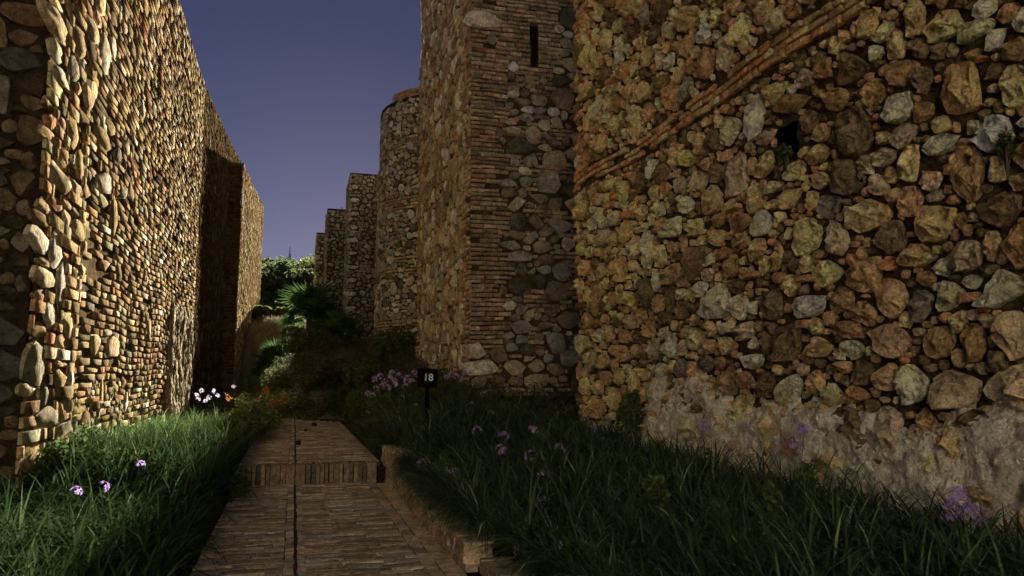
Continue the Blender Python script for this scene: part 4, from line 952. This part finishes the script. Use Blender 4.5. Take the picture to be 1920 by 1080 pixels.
def flower(head, pos, label, group, scale=1.0, name='lilac_flower'):
    x, y, z = pos; bx, by = x + rng.uniform(-.1, .16), y + rng.uniform(-.02, .16); bz = gz(bx, by)
    root = tag(empty(name, (bx, by, bz)), label, 'flower', group)
    mid = ((x + bx) / 2 + rng.normal(0, .02), (y + by) / 2, bz + (z - bz) * .55)
    g = Geo(); tube(g, [(bx, by, bz - .03), mid, (x, y, z)], [.004, .0035, .003], 4)
    link('stem', mesh('stem', g.verts(), g.f, 'stem', shade=np.full(g.n, .5)), root)
    o = link('flower_head', head, root, pos); o.rotation_euler = (rng.normal(0, .4), rng.normal(0, .4), rng.uniform(0, 6)); o.scale = [scale] * 3
FA = [((1.80, 5.90, .21), 'large lilac flower head at the bottom edge, left of its twin'), ((1.95, 5.42, .30), 'large lilac flower head at the bottom edge, right of its twin'), ((1.60, 8.07, .26), 'lilac flower hanging over the kerb, nearest the path'),
      ((1.62, 8.33, .34), 'small lilac flower above the nearest one over the kerb'), ((1.75, 8.17, .36), 'loose lilac flower on the kerb edge, right of the small one'), ((1.50, 10.05, .24), 'lone lilac flower drooping to the gutter near the step'),
      ((1.95, 8.01, .43), 'wide lilac flower in the right bed above the kerb bend'), ((1.80, 8.63, .48), 'lilac flower between the wide one and the pier'), ((1.60, 9.61, .47), 'small lilac flower just right of the brick pier'),
      ((1.95, 7.13, .31), 'lilac flower low in the right bed, left of a pair'), ((2.10, 7.03, .32), 'double lilac flower low in the middle of the right bed'), ((2.30, 6.82, .40), 'lilac flower right of the double one in the right bed'),
      ((2.50, 7.38, .58), 'pale-tipped lilac flower among drooping leaves in mid bed'), ((2.60, 8.14, .70), 'small lilac flower left of the far wall corner'), ((2.70, 9.66, .80), 'lilac flower standing above the leaves below the weedy bank'),
      ((2.50, 10.29, .82), 'pinkish flower on the bank, highest above the pier'), ((2.50, 9.02, .68), 'two-part lilac flower below the pinkish one'), ((3.10, 8.58, .72), 'lilac flower just left of the rubble wall corner'),
      ((4.10, 9.58, .69), 'lilac flower against the foot of the wall corner, middle of three'), ((4.20, 10.14, .83), 'lilac flower against the wall corner, top of three'), ((3.60, 8.26, .63), 'lilac flower against the wall corner, lowest of three'),
      ((3.90, 7.89, .60), 'lilac flower below the dark ivy bush'), ((4.50, 7.62, 1.01), 'lilac flower in front of the plaster right of the ivy'), ((4.50, 5.85, 1.10), 'lilac flower on a tall stem in front of the pale plaster'),
      ((4.45, 5.90, .95), 'smaller lilac flower just below the tall one at the plaster'), ((4.25, 4.00, .80), 'lilac flower by the plaster near the right edge, top of three'), ((4.20, 4.03, .70), 'lilac flower by the plaster near the right edge, left of three'),
      ((4.30, 3.96, .69), 'lilac flower by the plaster near the right edge, lowest of three'), ((3.20, 9.89, .85), 'faint lilac flower on the weedy bank before the tower'), ((1.90, 12.24, .65), 'lilac flower behind the brick pier')]
for k, (p, lab) in enumerate(FA): flower(UM[k % 4], p, lab, 'lilac flowers of the right bed', 1.7 + .4 * rng.random())
FC = [(1.35,13.20,1.54),(1.45,13.25,1.59),(1.55,13.30,1.50),(1.64,13.35,1.57),(1.73,13.40,1.51),(1.81,13.45,1.61),(1.52,13.50,1.42),(1.59,13.20,1.40),(1.73,13.25,1.44),(1.86,13.30,1.53),(1.96,13.35,1.57),(2.04,13.40,1.50),(1.41,13.45,1.38),(1.69,13.50,1.67),(2.04,13.20,1.65),(1.90,13.25,1.42),(1.25,13.30,1.29),(1.34,13.35,1.25)]
for k, p in enumerate(FC): flower(UP[k % 3] if k % 5 == 3 else UM[k % 4], p, 'lilac flower in the dense cluster left of the number sign', 'lilac flowers left of the sign', 1.5)
for k, p in enumerate([(2.68,13.40,1.57),(2.77,13.40,1.63),(2.86,13.40,1.59),(3.01,13.40,1.66),(2.96,13.40,1.53)]): flower(UM[k % 4], p, 'lilac flower of the loose bunch right of the number sign, %s' % ['leftmost and low', 'second from the left', 'in the middle', 'rightmost and highest', 'lowest of the bunch'][k], 'lilac flowers right of the sign', 1.5)
FE = [(1.75,17.5,0.84),(1.99,17.31,0.93),(2.2,13.04,.78),(2.35,13.33,.95),(2.1,15.0,1.2),(3.2,14.6,1.15),(2.9,14.0,1.1),(3.3,12.5,.98),(3.1,13.2,1.1),(1.5,16.0,.84),(1.75,14.3,.75),(2.3,14.6,1.05)]
for k, p in enumerate(FE): flower(UP[k % 3] if k % 2 else UM[k % 4], p, 'small faded flower on the bank, ' + ['farthest up beside the leafy bush', 'second farthest up beside the leafy bush', 'just left of the sign post', 'just right of the sign post', 'behind the lilac cluster', 'rightmost before the square tower', 'midway between sign and square tower', 'nearest the wall corner', 'right of the sign at leaf height', 'at the path edge before the leafy bush', 'below the lilac cluster at the path edge', 'directly behind the number sign'][k], 'faded flowers on the bank', 1.2)
for p, lab in [((-1.50,8.64,.68), 'lilac flower in the dark grass of the left bed, brightest there'), ((-1.75,7.24,.62), 'dim lilac flower at the left picture edge of the left bed'), ((-1.60,7.52,.62), 'dim lilac flower in the left bed between edge and bright one')]: flower(UM[1], p, lab, 'lilac flowers of the left bed', 1.2)
for k, p in enumerate([(-2.20,19.00,1.15),(-2.10,19.10,1.26),(-1.94,19.20,1.09),(-1.86,19.30,1.24),(-2.04,19.40,1.00),(-1.78,19.50,1.12),(-1.42,19.60,1.33),(-2.23,19.70,1.04)]): flower(UP[k % 3], p, 'pale sunlit flower before the shadowed wall, ' + ['second from the left', 'tallest of the left bunch', 'in the middle of the bunch', 'tall, third from the right', 'short, in the middle', 'second from the right', 'standing alone on the right', 'leftmost and short'][k], 'pale flowers before the shadowed wall', 1.5)
for p, lab in [((-1.49,19.60,1.07), 'orange lily flower standing left of the flowering shrub'), ((-0.34,19.4,.98), 'orange flower on the flowering shrub, second from the path'), ((-0.13,19.4,1.0), 'orange flower at the tip of the flowering shrub over the path'), ((-0.5,19.4,.93), 'orange flower low on the flowering shrub'), ((-0.68,19.6,1.22), 'orange flower on top of the flowering shrub')]: flower(OM[int(rng.integers(3))], p, lab, 'orange flowers', 1.15, 'orange_flower')

# ------------------------------------------------------------------ number sign and garden lamp
sx, sy = 2.17, 12.5
sign = tag(empty('number_sign', (sx, sy, gz(sx, sy))), 'small black board with the white number 18 on a dark post', 'sign')
g = Geo(); g.add(*box_geo(sx - .035, sx + .035, sy + .02, sy + .07, gz(sx, sy) - .1, 1.55)); link('post', mesh('post', g.verts(), g.f, 'black'), sign)
bm = bmesh.new(); bmesh.ops.create_cube(bm, size=1); bmesh.ops.scale(bm, vec=(.345, .022, .315), verts=bm.verts); bmesh.ops.bevel(bm, geom=bm.edges[:], offset=.004, segments=2, affect='EDGES')
me = bpy.data.meshes.new('board'); bm.to_mesh(me); bm.free(); me.materials.append(M['black'])
bd = link('board', me, sign, (sx, sy, 1.57)); bd.rotation_euler = (math.radians(-8), math.radians(2.5), math.radians(-9))
cu = bpy.data.curves.new('digits', 'FONT'); cu.body = '18'; cu.size = .17; cu.align_x = 'CENTER'; cu.align_y = 'CENTER'; cu.extrude = .0015; cu.offset = .0022
to = bpy.data.objects.new('digits', cu); COL.objects.link(to); bpy.context.view_layer.update()
dg = bpy.context.evaluated_depsgraph_get(); dm = bpy.data.meshes.new_from_object(to.evaluated_get(dg)); bpy.data.objects.remove(to); dm.materials.clear(); dm.materials.append(M['white']); dm.name = 'digits'
dgo = bpy.data.objects.new('digits', dm); COL.objects.link(dgo); dgo.parent = bd; dgo.location = (0.01, -.0135, 0); dgo.rotation_euler = (math.pi / 2, 0, 0); dgo['label'] = 'white numerals 18'
lx, ly = 1.95, 12.0; lamp = tag(empty('garden_lamp', (lx, ly, gz(lx, ly))), 'small dark box-shaped garden lamp low among the flowers', 'lamp')
g = Geo(); g.add(*box_geo(lx - .05, lx + .05, ly - .05, ly + .05, gz(lx, ly) - .05, .72)); link('body', mesh('body', g.verts(), g.f, 'lampgrey'), lamp)
g = Geo(); g.add(*box_geo(lx - .085, lx + .085, ly - .085, ly + .085, .723, .8)); link('cap', mesh('cap', g.verts(), g.f, 'lampgrey'), lamp)
